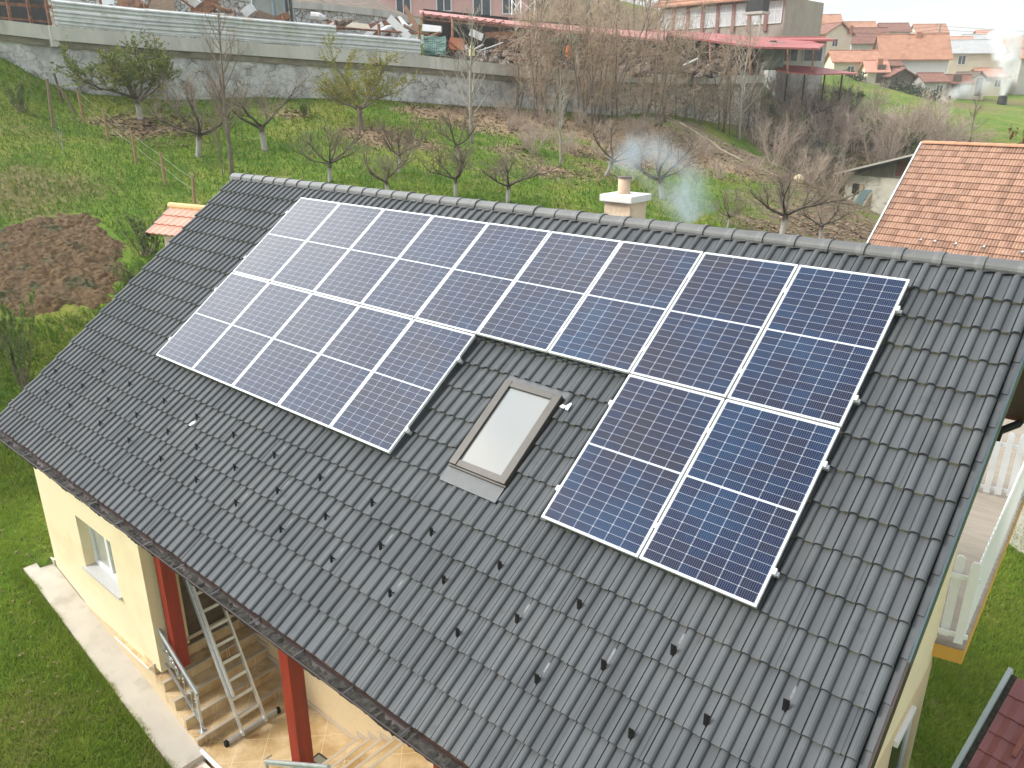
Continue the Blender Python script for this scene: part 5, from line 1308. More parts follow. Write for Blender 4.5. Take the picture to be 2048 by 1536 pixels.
# ------------------------------------------------------------------ houses
M_TILEO = mat('orange clay roof', (.36, .165, .10), (.47, .245, .16), 1.5, .85, .4, 12, c3=(.28, .13, .085), s3=.5)
M_TILEP = mat('pink clay roof', (.52, .25, .18), (.58, .31, .23), 1.5, .85)
M_TILEB = mat('brown clay roof', (.17, .075, .055), (.26, .12, .085), 1.5, .85, .4, 12)
M_TILEG = mat('grey sheet roof', (.36, .37, .37), (.44, .45, .45), 1.2, .8)
M_WCRM = mat('cream village render', (.66, .57, .455), (.72, .64, .525), 1, .9)
M_WWHT = mat('white village render', (.60, .585, .56), (.68, .665, .64), 1, .9)
M_WGRY = mat('bare grey render', (.44, .42, .39), (.52, .50, .46), 1, .9)
M_WPNK = mat('pink render', (.60, .36, .34), (.66, .42, .40), 1, .9)
M_BRK = mat('bare brick', (.36, .16, .10), (.46, .23, .15), 4, .9)
M_WDK = mat('dark weathered boards', (.10, .075, .06), (.17, .13, .10), 3, .9)
M_WIN = mat('village window glass', (.05, .06, .07), (.09, .10, .11), 2, .15)
def hse(name, px, py, D, w, d, hw, hr, yaw, wallm, roofm, lab, ridge='x', wins=(), ov=.35, chim=None, cat='house', door=None, gablem=None):
    """px,py: foot of the middle of the near wall; w across, d deep; ridge along x (eave to us) or y (gable to us)."""
    o0 = at3(px, py, D); t = thing(name, o0, lab, cat); a = math.atan2(RGT[1], RGT[0]) + yaw; t.rotation_euler = (0, 0, a)
    mb = MB(); mb.box((-w / 2, 0, -3), (w / 2, d, hw)); wl = mb.build('wall', wallm, t, world=False)
    g = MB()
    if ridge == 'x':
        for xx in (-w / 2, w / 2 - .15): g.prism([(xx, 0, hw), (xx, d, hw), (xx, d / 2, hw + hr)], (.15, 0, 0))
    else:
        for yy in (0, d - .15): g.prism([(-w / 2, yy, hw), (w / 2, yy, hw), (0, yy, hw + hr)], (0, .15, 0))
    g.build('gable', gablem or wallm, t, world=False)
    rf = MB(); k = ov * hr / ((d if ridge == 'x' else w) / 2); th = .14
    if ridge == 'x':
        for s_ in (0, 1):
            y0 = -ov if s_ == 0 else d + ov
            rf.prism([(-w / 2 - ov, y0, hw - k), (-w / 2 - ov, d / 2, hw + hr), (-w / 2 - ov, d / 2, hw + hr + th), (-w / 2 - ov, y0, hw - k + th)], (w + 2 * ov, 0, 0))
        rf.tube([(-w / 2 - ov, d / 2, hw + hr + th), (w / 2 + ov, d / 2, hw + hr + th)], .1, 6)
    else:
        for s_ in (-1, 1):
            x0 = s_ * (w / 2 + ov)
            rf.prism([(x0, -ov, hw - k), (0, -ov, hw + hr), (0, -ov, hw + hr + th), (x0, -ov, hw - k + th)], (0, d + 2 * ov, 0))
        rf.tube([(0, -ov, hw + hr + th), (0, d + ov, hw + hr + th)], .1, 6)
    ro = rf.build('roof', roofm, t, world=False)
    if chim:
        cx_, cy_, chh_ = chim; c = MB(); c.box((cx_ - .3, cy_ - .3, hw), (cx_ + .3, cy_ + .3, hw + hr + chh_)); c.build('chimney', M_BRK, ro, world=False)
    for (x, z, ww, hh2, *r) in wins:
        f = MB(); side = r[0] if r else 'f'
        if side == 'f':
            f.box((x - ww / 2 - .07, -.05, z - .07), (x + ww / 2 + .07, -.002, z)); f.box((x - ww / 2 - .07, -.05, z + hh2), (x + ww / 2 + .07, -.002, z + hh2 + .07)); f.box((x - ww / 2 - .07, -.05, z), (x - ww / 2, -.002, z + hh2)); f.box((x + ww / 2, -.05, z), (x + ww / 2 + .07, -.002, z + hh2)); f.box((x - .03, -.048, z), (x + .03, -.002, z + hh2))
            wo = f.build('window', M_WHITE, t, world=False); g_ = MB(); g_.box((x - ww / 2, -.03, z), (x + ww / 2, -.004, z + hh2)); g_.build('pane', M_WIN, wo, world=False)
        else:
            xx = w / 2
            f.box((xx + .002, x - ww / 2 - .07, z - .07), (xx + .05, x + ww / 2 + .07, z)); f.box((xx + .002, x - ww / 2 - .07, z + hh2), (xx + .05, x + ww / 2 + .07, z + hh2 + .07)); f.box((xx + .002, x - ww / 2 - .07, z), (xx + .05, x - ww / 2, z + hh2)); f.box((xx + .002, x + ww / 2, z), (xx + .05, x + ww / 2 + .07, z + hh2))
            wo = f.build('window', M_WHITE, t, world=False); g_ = MB(); g_.box((xx + .004, x - ww / 2, z), (xx + .03, x + ww / 2, z + hh2)); g_.build('pane', M_WIN, wo, world=False)
    if door:
        f = MB(); f.box((door[0] - .5, -.04, 0), (door[0] + .5, -.002, 2.1)); f.build('door', M_WDK, t, world=False)
    return t
# big house with the row of tall white windows
S = 74 / FPX
fac = thing('long_building', at3(1440, 65, 74), 'long grey building with a row of tall white windows under an orange tiled roof', 'building')
M_FAC = mat('grey brown render', (.34, .28, .25), (.42, .36, .325), 1, .9)
A_, B_ = at3(1318, 62, 74), at3(1565, 70, 66); dF = (B_ - A_); dF.z = 0; LF = dF.length; dF.normalize(); nF = Vector((dF.y, -dF.x, 0))
if nF.dot(Vector((CAM[0], CAM[1], 0)) - A_) < 0: nF = -nF
zf0 = A_.z - 1.2; zf1 = at3(1440, 7, 70).z
mb = MB(); mb.prism([A_ + Vector((0, 0, zf0 - A_.z - 3)), B_ + Vector((0, 0, zf0 - B_.z - 3)), Vector((B_.x, B_.y, zf1)), Vector((A_.x, A_.y, zf1))], -nF * 7); mb.build('wall', M_FAC, fac)
for k in range(8):
    tt = (k + .55) / 8.1; c = A_ + dF * LF * tt; wz = zf0 + 1.25; ww = .62; hh_ = 1.65
    f = MB(); f.obox(Vector((c.x, c.y, wz + hh_ / 2)) + nF * .03, dF * ww, nF * .03, Z_ * hh_ / 2); wo = f.build('window', mat('white lace window', (.50, .51, .54), (.66, .67, .70), 3, .3), fac)
    f = MB()
    for dx in (-.6, 0, .6): f.obox(Vector((c.x, c.y, wz + hh_ / 2)) + dF * dx + nF * .075, dF * .035, nF * .012, Z_ * hh_ / 2)
    for dz in (0, hh_ * .62, hh_): f.obox(Vector((c.x, c.y, wz + dz)) + nF * .074, dF * ww, nF * .012, Z_ * .035)
    f.build('frame', M_WHITE, wo)
    if k: 
        f = MB(); c2 = A_ + dF * LF * (k / 8.1 + .005); f.obox(Vector((c2.x, c2.y, (zf0 + zf1) / 2 + .3)) + nF * .08, dF * .16, nF * .08, Z_ * (zf1 - zf0 - .7) / 2); f.build('pilaster', mat('red brown brick pier', (.26, .13, .11), (.34, .18, .15), 3, .9), fac)
e0_, e1_ = Vector((A_.x, A_.y, zf1)) - dF * .5 + nF * .7, Vector((B_.x, B_.y, zf1)) + dF * .6 + nF * .7
mb = MB(); mb.prism([e0_ - Z_ * .1, e1_ - Z_ * .1, e1_ - nF * 5 + Z_ * 2.6, e0_ - nF * 5 + Z_ * 2.6], Z_ * .16)
for k in range(1, 10):
    t = k / 10; mb.beam((e0_ - nF * 5 * t) + Z_ * (2.7 * t + .09), (e1_ - nF * 5 * t) + Z_ * (2.7 * t + .09), .12, .06)
mb.build('roof', M_TILEO, fac)
# projecting dark balcony box
c = at3(1515, 12, 64.5); mb = MB(); mb.obox(c, dF * .75, nF * .55, Z_ * .42); bo = mb.build('balcony', mat('black balcony panels', (.012, .014, .016), (.03, .033, .036), 3, .6), fac)
mb = MB(); mb.obox(c - Z_ * .55, dF * .85, nF * .65, Z_ * .10); mb.build('slab', M_WGRY, bo)
mb = MB(); mb.beam(c - Z_ * .6 + dF * .55 + nF * .3, c - Z_ * 3.2 + dF * .55 + nF * .3, .14, .14, (1, 0, 0)); mb.build('column', M_WGRY, bo)
hse('red_gable_house', 1568, 72, 70, 2.6, 6, 2.6, 1.2, -.2, M_BRK, M_TILEB, 'narrow brick red house end with a brown roof right of the black balcony', 'x', [(.5, .3, .7, 1.7)], ov=.45)
hse('lower_wing', 1602, 128, 60, 3.4, 5, 1.6, .25, -.1, M_WWHT, M_REDD, 'white lower wing with barred windows right of the red sheet roof', 'x', [(-.9, .2, 1.1, 1.1), (.8, .2, 1.3, 1.1)], ov=.5, cat='building')
pk = hse('pink_house', 905, 45, 58, 11, 6, 2.7, 1.6, -.05, M_WPNK, M_TILEO, 'pink house at the top edge behind the long red roofed shed', 'x', [(-3.6, .5, 1.0, 1.5), (-.6, .8, 1.0, 1.2), (2.2, .4, 1.2, 1.6), (4.2, .6, .9, 1.3)])
sc_ = thing('steel_scaffold', at3(1050, 28, 52), 'white steel scaffold frame at the top edge above the red roof', 'scaffold')
for px in (1024, 1042, 1070):
    mb = MB(); mb.beam(at3(px, 30, 52), at3(px, -10, 52), .07, .07, (1, 0, 0)); mb.build('upright', M_WHITE, sc_)
for a, b in (((1024, 28), (1042, 0)), ((1042, 28), (1024, 0)), ((1042, 28), (1070, 2)), ((1070, 28), (1042, 2))):
    mb = MB(); mb.beam(at3(*a, 52), at3(*b, 52), .05, .05); mb.build('brace', M_WHITE, sc_)
# village on the right
V = 'village '
hse('village_house', 1596, 92, 118, 7.2, 6, 1.4, 1.9, -.18, M_WWHT, M_TILEO, 'white house with a plain orange roof farthest left in the village', 'x', [(1.5, .2, .8, .9)])
hse('village_house', 1672, 118, 108, 4.6, 8, 3.2, 1.25, .42, M_WCRM, M_TILEB, 'cream gabled house with a brick chimney stack in front of the dark roof', 'y', [(-.6, 1.6, .9, .9)], chim=(1.7, -.1, -.2))
hse('village_house', 1738, 108, 122, 5.6, 6, 1.6, 2.2, -.12, M_WGRY, M_TILEB, 'house with a dark brown tiled roof right of the cream gable', 'x', [(1.2, .4, .8, .8)])
hse('village_house', 1712, 72, 150, 8, 6, .8, 1.8, -.05, M_WCRM, M_TILEO, 'orange roof peeping over the dark brown roof on the skyline', 'x')
hse('village_house', 1708, 160, 100, 5.4, 4.5, 2.2, 1.25, -.10, M_WCRM, M_TILEO, 'small cream house with a low orange roof below the cream gabled one', 'x', [(1.6, .5, .6, .6), (-.6, .9, .7, .7)])
hse('village_shed', 1752, 166, 97, 2.3, 3, 1.4, 1.15, -.10, M_WCRM, M_TILEP, 'tiny outbuilding with a bright orange red roof beside the low cream house', 'x', chim=(.2, .4, .25), door=(.4,))
hse('village_house', 1822, 172, 103, 8.2, 6.5, 3.4, 2.9, -.20, M_WWHT, M_TILEO, 'largest village house, white walls under a big orange tiled roof', 'x', [(2.6, 1.6, .8, 1.0, 's') , (2.2, .2, .8, 1.0)], chim=(.6, 2.9, .35), gablem=M_BRK)
hse('village_shed', 1801, 176, 96, 2.9, 2.5, 1.4, .7, .15, M_WDK, M_TILEB, 'small dark timber hut in front of the largest village house', 'y', cat='shed')
hse('village_shed', 1778, 158, 99, 2.6, 2, 1.6, .5, .1, M_WDK, M_TILEB, 'dark lean to with a grey edge left of the timber hut', 'x', cat='shed')
hse('village_house', 1920, 100, 135, 4.6, 5, .6, 1.5, -.15, M_WCRM, M_TILEP, 'bright salmon roof rising behind the grey roofed house', 'x')
hse('village_house', 1945, 160, 112, 7.0, 6, 3.6, 1.7, -.18, M_WCRM, M_TILEG, 'tall pale house with a grey roof and dark upper window behind the smoke', 'x', [(-1.9, 2.1, .9, 1.1), (-1.9, .2, .9, .8), (.6, .6, 1.6, .6)])
hse('village_house', 2034, 158, 108, 2.0, 5, 2.9, .4, -.1, M_WGRY, M_TILEG, 'narrow pale house half hidden by the smoke plume', 'x', [(.3, 1.4, .6, .8)])
hse('village_house', 2075, 175, 105, 5.5, 6, 3.6, 1.2, -.1, M_WGRY, M_TILEO, 'grey house cut by the right picture edge', 'x')
hse('village_shed', 1913, 186, 97, 2.6, 2.5, 1.2, .8, -.2, M_WGRY, M_TILEB, 'low open shed with a brown roof in front of the pale house', 'x', cat='shed', door=(-.2,))
hse('village_shed', 1950, 192, 98, 2.8, 3, 1.9, .8, .35, M_WCRM, M_WDK, 'pale shed with a dark gable mouth just left of the smoke', 'y', cat='shed', door=(.3,))
hse('village_house', 1985, 88, 160, 5, 5, 1.4, 1.2, -.1, M_WCRM, M_TILEP, 'far small house with a salmon roof right of the grey roof', 'x')
for (px, py, D, w_2, hr_, rm, lb) in ((1648,64,150,6,1.6,M_TILEO,'faint orange roof between the leftmost white house and the cream gable'),(1790,80,150,5,1.5,M_TILEB,'faint brown roof just left of the big orange roof on the skyline'),(1862,80,165,6,1.6,M_TILEO,'pale orange roof far behind the big orange roof'),(1962,104,140,5,1.4,M_TILEG,'small far house with a grey roof left of the plume'),(2035,112,140,7,1.8,M_TILEO,'far orange roofed house at the right edge above the plume'),(1868,190,95,2.4,.9,M_TILEB,'little brown roofed shed below the white wall of the large house'),(1985,178,104,3.2,1.0,M_TILEO,'low pale outbuilding half veiled by the white plume')):
    hse('village_house', px, py, D, w_2, 5, 1.5, hr_, -.12, M_WCRM if px % 2 else M_WGRY, rm, lb, 'x', [(.5, .3, .7, .8)])
wl_ = at3(1616, 62, 112); wr_ = at3(1877, 52, 118)
for dz in (0, .5):
    mb = MB(); mb.tube([wl_ - Z_ * dz, wl_.lerp(wr_, .5) - Z_ * (dz + .7), wr_ - Z_ * dz, at3(2100, 66, 122) - Z_ * dz], .02, 4, cap=False); o = mb.build('power_line', M_DARK); tag(o, 'thin overhead wire crossing the sky above the village, ' + ('the lower one' if dz else 'the upper one'), 'wire', 'overhead wires')
# poles
for (px, py, tp, D, lab) in ((1877, 75, 48, 118, 'utility pole on the skyline above the large orange roof'), (1616, 80, 58, 112, 'short pale pole by the left village house'), (1752, 108, 78, 105, 'thin pale pole between the dark roof and the large house')):
    b = at3(px, py, D); mb = MB(); h_ = up_to(np.array(b), tp); mb.tube([b - Z_ * 1.5, b + Z_ * h_], [.16, .11], 8); o = mb.build('utility_pole', mat('grey timber pole', (.20, .18, .16), (.28, .26, .23), 3, .9)); tag(o, lab, 'pole', 'poles in the village')
hd = MB()                              # clipped hedge across the field
hpx = [(1690,158),(1740,166),(1790,180),(1840,194),(1890,206)]
for (a, b) in zip(hpx[:-1], hpx[1:]):
    p, q = Vector(G(*a)), Vector(G(*b))
    for k in range(40):
        c = p.lerp(q, random.random()) + Vector((random.uniform(-.4, .4), random.uniform(-.4, .4), random.uniform(.0, .9)))
        for j in range(8): leaf(hd, random, c + rv(random, .35), .22)
o = hd.build('hedge', mat('dark hedge leaves', (.035, .05, .022), (.075, .09, .035), 1.5, .8)); tag(o, 'dark hedge row crossing the green field below the village', 'hedge')
bq = G(2003, 209); mb = MB(); mb.tube([Vector(bq), Vector(bq) + Z_ * .1, Vector(bq) + Z_ * 1.0], [.5, .55, .45], 12); o = mb.build('burning_drum', M_DARK); tag(o, 'black smoking drum on the field at the foot of the white plume', 'drum')
# distant hills
def hill(pp, D, depth, name, m):
    tops = [at3(px, py, D) for px, py in pp]; mb = MB(); prev = None
    for i in range(len(tops) - 1):
        for k in range(14):
            p = tops[i].lerp(tops[i + 1], k / 14); nzv = mnoise.noise(p * .05) * 2 + mnoise.noise(p * .25) * .8
            row = [p + Y_a * (s_ * depth) + Z_ * (nzv * (1 - abs(s_)) - (abs(s_) ** 1.5) * 32) for s_ in (-1, -.6, -.3, -.1, 0, .3, 1)]
            if prev:
                for j in range(6): mb.quad(prev[j], row[j], row[j + 1], prev[j + 1])
            prev = row
    o = mb.build(name, m, smooth=True); tag(o, kind='structure'); return o
M_HILL = mat('wooded hill', (.07, .065, .05), (.14, .135, .10), .06, 1, 1, .6)
hill([(1500,20),(1570,14),(1610,28),(1680,58),(1760,70),(1880,92),(1960,100),(2040,92),(2110,80)], 330, 90, 'hills', M_HILL)
# ------------------------------------------------------------------ neighbour with the weathered orange roof
nb = thing('neighbour_house', at3(1845, 287, 32), 'neighbouring house with a weathered orange clay tiled roof and white verge board', 'house')
ea = R(-4); eX = Vector((math.cos(ea), math.sin(ea), 0)); eF = Vector((eX.y, -eX.x, 0)); pa = R(41)
Rn = at3(1845, 287, 32); sD = eF * math.cos(pa) - Z_ * math.sin(pa); sN = eF * math.sin(pa) + Z_ * math.cos(pa)
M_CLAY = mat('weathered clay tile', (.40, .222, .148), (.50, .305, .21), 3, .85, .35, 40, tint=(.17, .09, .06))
gau, tw_ = .325, .215; mb = MB(); cols = []; rr_ = random.Random(3)
for r_ in range(22):
    for c_ in range(58):
        u0_, u1_ = c_ * tw_ + rr_.uniform(-.004, .004), (c_ + 1) * tw_; v0_, v1_ = r_ * gau, (r_ + 1) * gau + .03; tn = rr_.random() ** 2 * .55
        pr = [(0, .0), (.02, .022), (.05, .022), (.07, .004), (.10, .004), (.115, .02), (.145, .02), (.165, .003), (.205, .003), (.215, .0)]
        def q(u, v, z): return Rn + eX * u + sD * v + sN * z
        a = [q(u0_ + x * (u1_ - u0_) / .215, v0_, z) for x, z in pr]; b = [q(u0_ + x * (u1_ - u0_) / .215, v1_, z + .045) for x, z in pr]; c = [q(u0_ + x * (u1_ - u0_) / .215, v1_, z + .008) for x, z in pr]
        base = len(mb.v); mb.v += [tuple(p) for p in a + b + c]; n_ = len(pr)
        for i in range(n_ - 1):
            mb.f.append((base + i, base + n_ + i, base + n_ + i + 1, base + i + 1)); mb.m.append(0); cols.append(min(1, tn + (.55 if pr[i][1] < .01 and pr[i + 1][1] < .01 else 0)))  # hollows between ribs and the tile butts tinted darker for rib contrast
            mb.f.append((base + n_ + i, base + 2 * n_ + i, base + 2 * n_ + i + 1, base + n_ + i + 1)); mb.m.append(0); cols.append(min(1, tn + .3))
mb.col = cols; nr = mb.build('roof', M_CLAY, nb)
for k in range(28):
    a = Rn + eX * (k * .42) + sN * .02 + Z_ * .0; mt_ = MB(); rows_ = []
    for u, rad in ((0, .10), (.44, .115)):
        rows_.append([a + eX * u + eF * (math.cos(t) * rad) + Z_ * (math.sin(t) * rad) for t in [PI * i / 8 for i in range(9)]])
    for i in range(8): mt_.quad(rows_[0][i], rows_[1][i], rows_[1][i + 1], rows_[0][i + 1])
    mt_.build('ridge_tile', mat('orange ridge tile', (.52, .23, .13), (.62, .31, .19), 3, .85), nr)
mb = MB(); mb.beam(Rn - eX * .04 + sN * .02, Rn - eX * .04 + sD * 7.2 + sN * .02, .05, .16, sN); mb.build('verge_board', M_WHITE, nb)
mb = MB(); sB = -eF * math.cos(pa) - Z_ * math.sin(pa); Lx = eX * 12.4
mb.prism([Rn, Rn + sB * 7.2, Rn + sB * 7.2 - Z_ * .15, Rn - Z_ * .15, Rn + sD * 7.2 - Z_ * .15 , Rn + sD * 7.2 - Z_ * .04, Rn - Z_ * .03], Lx); mb.build('roof_deck', M_TILEO, nb)
mb = MB(); f0 = Rn + sD * 6.6 - Z_ * .2; f1 = Rn + sB * 6.6 - Z_ * .2
mb.prism([f0 + eX * .4, f1 + eX * .4, Rn + eX * .4 - Z_ * .25], eX * .25); mb.prism([f0 + eX * .4 - Z_ * .01, f1 + eX * .4 - Z_ * .01, f1 + eX * .4 - Z_ * 6, f0 + eX * .4 - Z_ * 6], eX * 11.5); mb.build('wall', M_WCRM, nb)
for (px, py) in ((1840, 483), (1868, 486), (1910, 491), (1966, 497), (2043, 508)):
    n_ = np.array(sN); bb = np.array(Rn + sN * .05); r = ray(px, py); tt = n_ @ (bb - CAM) / (n_ @ r); q = Vector(CAM + r * tt)
    mb = MB(); mb.obox(q + sN * .05, eX * .05, sN * .06, sD * .006); mb.beam(q, q - sD * .14 + sN * .01, .06, .01, sN); mb.build('snow_guard', M_RAILG, nr)
# grey barn with a long sheet roof
bn = thing('barn', at3(1700, 412, 50), 'old grey barn with a low pitched roof and dark boarded gable behind the orange roof', 'barn')
P0 = at3(1684, 420, 50); P1 = at3(1850, 418, 46); dB_ = P1 - P0; dB_.z = 0; LB = dB_.length; dB_.normalize(); nB = Vector((dB_.y, -dB_.x, 0))
if nB.dot(Vector((CAM[0], CAM[1], 0)) - P0) < 0: nB = -nB
ze_, zm_ = at3(1676, 347, 50).z, at3(1845, 300, 46).z; zg_ = P0.z - 1.5; zw = at3(1700, 347, 50).z
M_BARN = mat('stained lime wall', (.44, .42, .375), (.58, .56, .50), 1.5, .95, .3, 20, c3=(.30, .28, .24), s3=1.0)
mb = MB(); mb.prism([Vector((P0.x, P0.y, zg_)), Vector((P1.x, P1.y, zg_)), Vector((P1.x, P1.y, zw)), Vector((P0.x, P0.y, zw))], -nB * 7); mb.build('wall', M_BARN, bn)
mb = MB(); mb.prism([Vector((P0.x, P0.y, zw + .01)), Vector((P1.x, P1.y, zw + .01)), Vector((P1.x, P1.y, zm_ - .1)), Vector((P0.x, P0.y, ze_ - .1))], -nB * .15)
mb.build('gable', mat('old grey boards', (.10, .085, .07), (.20, .175, .15), 4, .9, stretch=(3, 3, .4)), bn)
r0_, r1_ = Vector((P0.x, P0.y, ze_)) - dB_ * .45 + nB * .7, Vector((P1.x, P1.y, zm_)) + nB * .7
mb = MB(); mb.prism([r0_, r1_, r1_ + Z_ * .12, r0_ + Z_ * .12], -nB * 8.4); mb.build('roof', mat('dark fibre roof', (.14, .13, .12), (.22, .21, .195), 2, .9), bn)
mb = MB(); mb.beam(r0_ + nB * .02 + Z_ * .06, r1_ + nB * .02 + Z_ * .06, .03, .10); mb.build('verge_board', mat('pale bargeboard', (.38, .36, .33), (.46, .44, .40), 3, .8), bn)
mb = MB(); c = P0 + dB_ * .72; c.z = at3(1706, 373, 50).z; mb.obox(c + nB * .03, dB_ * .22, nB * .03, Z_ * .30); wi = mb.build('window', M_DARK, bn)
mb = MB(); mb.obox(c + nB * .02 + dB_ * .36, dB_ * .12, nB * .04, Z_ * .33); mb.build('shutter', mat('bare wood shutter', (.36, .28, .18), (.44, .35, .24), 4, .8), wi)
mb = MB(); c = P0 + dB_ * 3.4; c.z = at3(1785, 333, 48).z; mb.obox(c + nB * .03, dB_ * .32, nB * .03, Z_ * .42); mb.build('hatch', mat('dark red hatch', (.09, .03, .025), (.14, .05, .04), 3, .8), bn)
def leaner(px0, px1, py0, py1, m, lab, cat='board', lean=.35, th=.05):
    a, b = at3(px0, py1, 48.6), at3(px1, py1, 48.6); hgt = up_to(np.array(a), py0); mb = MB(); mb.prism([a, b, b + Z_ * hgt - nB * lean + dB_ * .35, a + Z_ * hgt - nB * lean + dB_ * .35], nB * th); o = mb.build('leaning_board', m); tag(o, lab, cat, 'boards leaning on the barn')
leaner(1704, 1723, 379, 412, mat('faded blue board', (.27, .40, .47), (.34, .46, .52), 3, .7), 'faded blue board leaning on the barn wall')
leaner(1726, 1733, 383, 416, mat('tan plank', (.40, .30, .19), (.48, .37, .25), 4, .8), 'tan plank leaning right of the blue board')
leaner(1738, 1741, 386, 420, M_WDK, 'dark thin plank leaning farthest right on the barn')
leaner(1697, 1699, 376, 408, M_WDK, 'dark thin pole leaning left of the blue board', 'pole')
mb = MB(); c = P0 + dB_ * 3.5 + nB * .1; c.z = at3(1775, 405, 47.5).z; mb.obox(c, dB_ * .24, nB * .05, Z_ * .4); mb.build('door', mat('red door', (.30, .06, .05), (.36, .09, .07), 3, .6), bn)
# low boundary wall climbing the slope, other low wall, wire fence
def lowwall(name, pix, h, w_, m, lab):
    P_ = [Vector(G(*p)) for p in pix]; mb = MB()
    for a, b in zip(P_[:-1], P_[1:]):
        n_ = max(1, int((b - a).length / 1.2))
        for k in range(n_):
            p, q = a.lerp(b, k / n_), a.lerp(b, (k + 1) / n_); p.z = hz(p.x, p.y); q.z = hz(q.x, q.y); d = q - p; d.z = 0; d.normalize(); s_ = Vector((d.y, -d.x, 0)) * w_ / 2
            mb.hexa([p - s_ - Z_ * .4, q - s_ - Z_ * .4, q + s_ - Z_ * .4, p + s_ - Z_ * .4, p - s_ + Z_ * h, q - s_ + Z_ * h, q + s_ + Z_ * h, p + s_ + Z_ * h])
    o = mb.build(name, m); tag(o, lab, 'wall')
lowwall('boundary_wall', [(1335,236),(1360,246),(1400,272),(1440,299),(1480,320),(1520,338),(1560,355),(1600,372)], .05, .10, mat('tan kerb concrete', (.30, .245, .16), (.42, .355, .25), 2, .9), 'narrow pale boundary kerb running down the slope toward the barn')
lowwall('low_wall', [(1538,276),(1570,288),(1600,298),(1640,313),(1675,330)], .32, .2, mat('tan low wall', (.38, .30, .19), (.50, .41, .28), 2, .9), 'low tan wall below the green wire gate')
gt = thing('wire_fence_panel', G(1650, 305), 'green wire mesh fence panel standing above the low tan wall', 'fence')
ga, gb = Vector(G(1610, 300)), Vector(G(1686, 334)); gh = 1.15
for k in range(13):
    p = ga.lerp(gb, k / 12); p.z = hz(p.x, p.y); mb = MB(); mb.beam(p, p + Z_ * gh, .035, .035, (1, 0, 0)); mb.build('bar', mat('green wire', (.03, .13, .10), (.05, .17, .13), 3, .5), gt)
for k in range(6):
    mb = MB(); z_ = .08 + k * .2; mb.beam(ga + Z_ * z_, gb + Z_ * z_, .03, .03); mb.build('bar', mat('green wire', (.03, .13, .10)), gt)
mb = MB(); q = Vector(G(1600, 292)); mb.beam(q, q + Z_ * 1.0, .07, .07, (1, 0, 0)); o = mb.build('concrete_post', M_CBEAM); tag(o, 'grey post left of the green wire panel', 'post')
mb = MB(); q = Vector(G(1596, 362)); rk = MB(); 
rk.tube([q + Vector((0, 0, -.1)), q + Vector((.02, 0, .12)), q + Vector((0, .02, .26)), q + Vector((0, 0, .3))], [.24, .27, .18, .05], 7); o = rk.build('boulder', mat('tan boulder', (.46, .38, .24), (.55, .47, .33), 3, .9)); tag(o, 'tan boulder at the lower end of the boundary kerb', 'rock')
# rubble strip path (dark gravel) on the right
# orchard posts with wires
PM = mat('orange brown fence stake', (.27, .17, .09), (.36, .24, .14), 5, .85)
stakes = []
for (bx, by, tx, ty, lab, m) in ((390,416,385,350,'brown stake nearest the small clay roof',PM),(331,370,321,304,'brown stake second nearest the small clay roof',PM),(273,326,263,262,'brown stake in the middle of the leaning row',PM),(217,281,206,217,'brown stake just left of the leafy apple tree',PM),
        (167,238,154,176,'brown stake farthest up the slope in the leaning row',PM),(106,256,94,158,'tall grey stake at the bank beside the wall pier',M_WOOD),(126,206,108,146,'dark stake leaning against the wall pier',M_WDK),(154,228,114,168,'pale pole lying at a slant between two stakes',M_WOOD)):
    b = Vector(G(bx, by)); h_ = up_to(np.array(b), ty); D = PIX(b)[2]; top = b + Z_ * h_ + X_ * ((tx - PIX(b + Z_ * h_)[0]) * D / FPX)
    mb = MB(); mb.tube([b - Z_ * .2, b.lerp(top, .5), top], [.05, .048, .042], 7); o = mb.build('fence_stake', m); tag(o, lab, 'stake', 'stakes of the orchard fence'); stakes.append(top)
wr = MB()
for a, b in zip(stakes[:4], stakes[1:5]):
    for f in (.1, .45): wr.tube([a - Z_ * f, a.lerp(b, .5) - Z_ * (f + .05), b - Z_ * f], .004, 3, cap=False)
o = wr.build('fence_wire', M_RAILG); tag(o, 'thin wires strung between the brown orchard stakes', 'wire')
# small clay tiled roof behind the house, left
cs = thing('garden_shed', at3(345, 415, 20), 'small shed with a salmon clay tiled roof behind the left roof edge', 'shed')
q0, q1 = at3(343, 413, 19.5), at3(420, 420, 18.9); dS = q1 - q0; dS.z = 0; dS.normalize(); fS = Vector((dS.y, -dS.x, 0))
if fS.dot(Vector((CAM[0], CAM[1], 0)) - q0) < 0: fS = -fS
a_ = R(33); sS = fS * math.cos(a_) - Z_ * math.sin(a_); nS = fS * math.sin(a_) + Z_ * math.cos(a_); mb = MB()
for r_ in range(3):
    for c_ in range(9):
        def q(u, v, z): return q0 + dS * u + sS * v + nS * z
        u0_ = c_ * .22; v0_ = r_ * .33; pr = [(0, 0), (.03, .02), (.07, .025), (.11, .01), (.17, .0), (.22, 0)]
        for (x, z), (x2, z2) in zip(pr[:-1], pr[1:]):
            mb.quad(q(u0_ + x, v0_, z), q(u0_ + x, v0_ + .34, z + .035), q(u0_ + x2, v0_ + .34, z2 + .035), q(u0_ + x2, v0_, z2)); mb.quad(q(u0_ + x, v0_ + .34, z + .035), q(u0_ + x, v0_ + .34, z), q(u0_ + x2, v0_ + .34, z2), q(u0_ + x2, v0_ + .34, z2 + .035))
M_SALM = mat('salmon clay tile', (.54, .27, .20), (.62, .34, .26), 3, .8)
sr = mb.build('roof', M_SALM, cs)
mb = MB(); mb.tube([q0 - dS * .05 + Z_ * .02, q0 + dS * 2.0 + Z_ * .02], .085, 10); mb.build('ridge_cap', mat('ochre ridge tile', (.60, .38, .17), (.68, .46, .24), 3, .8), sr)
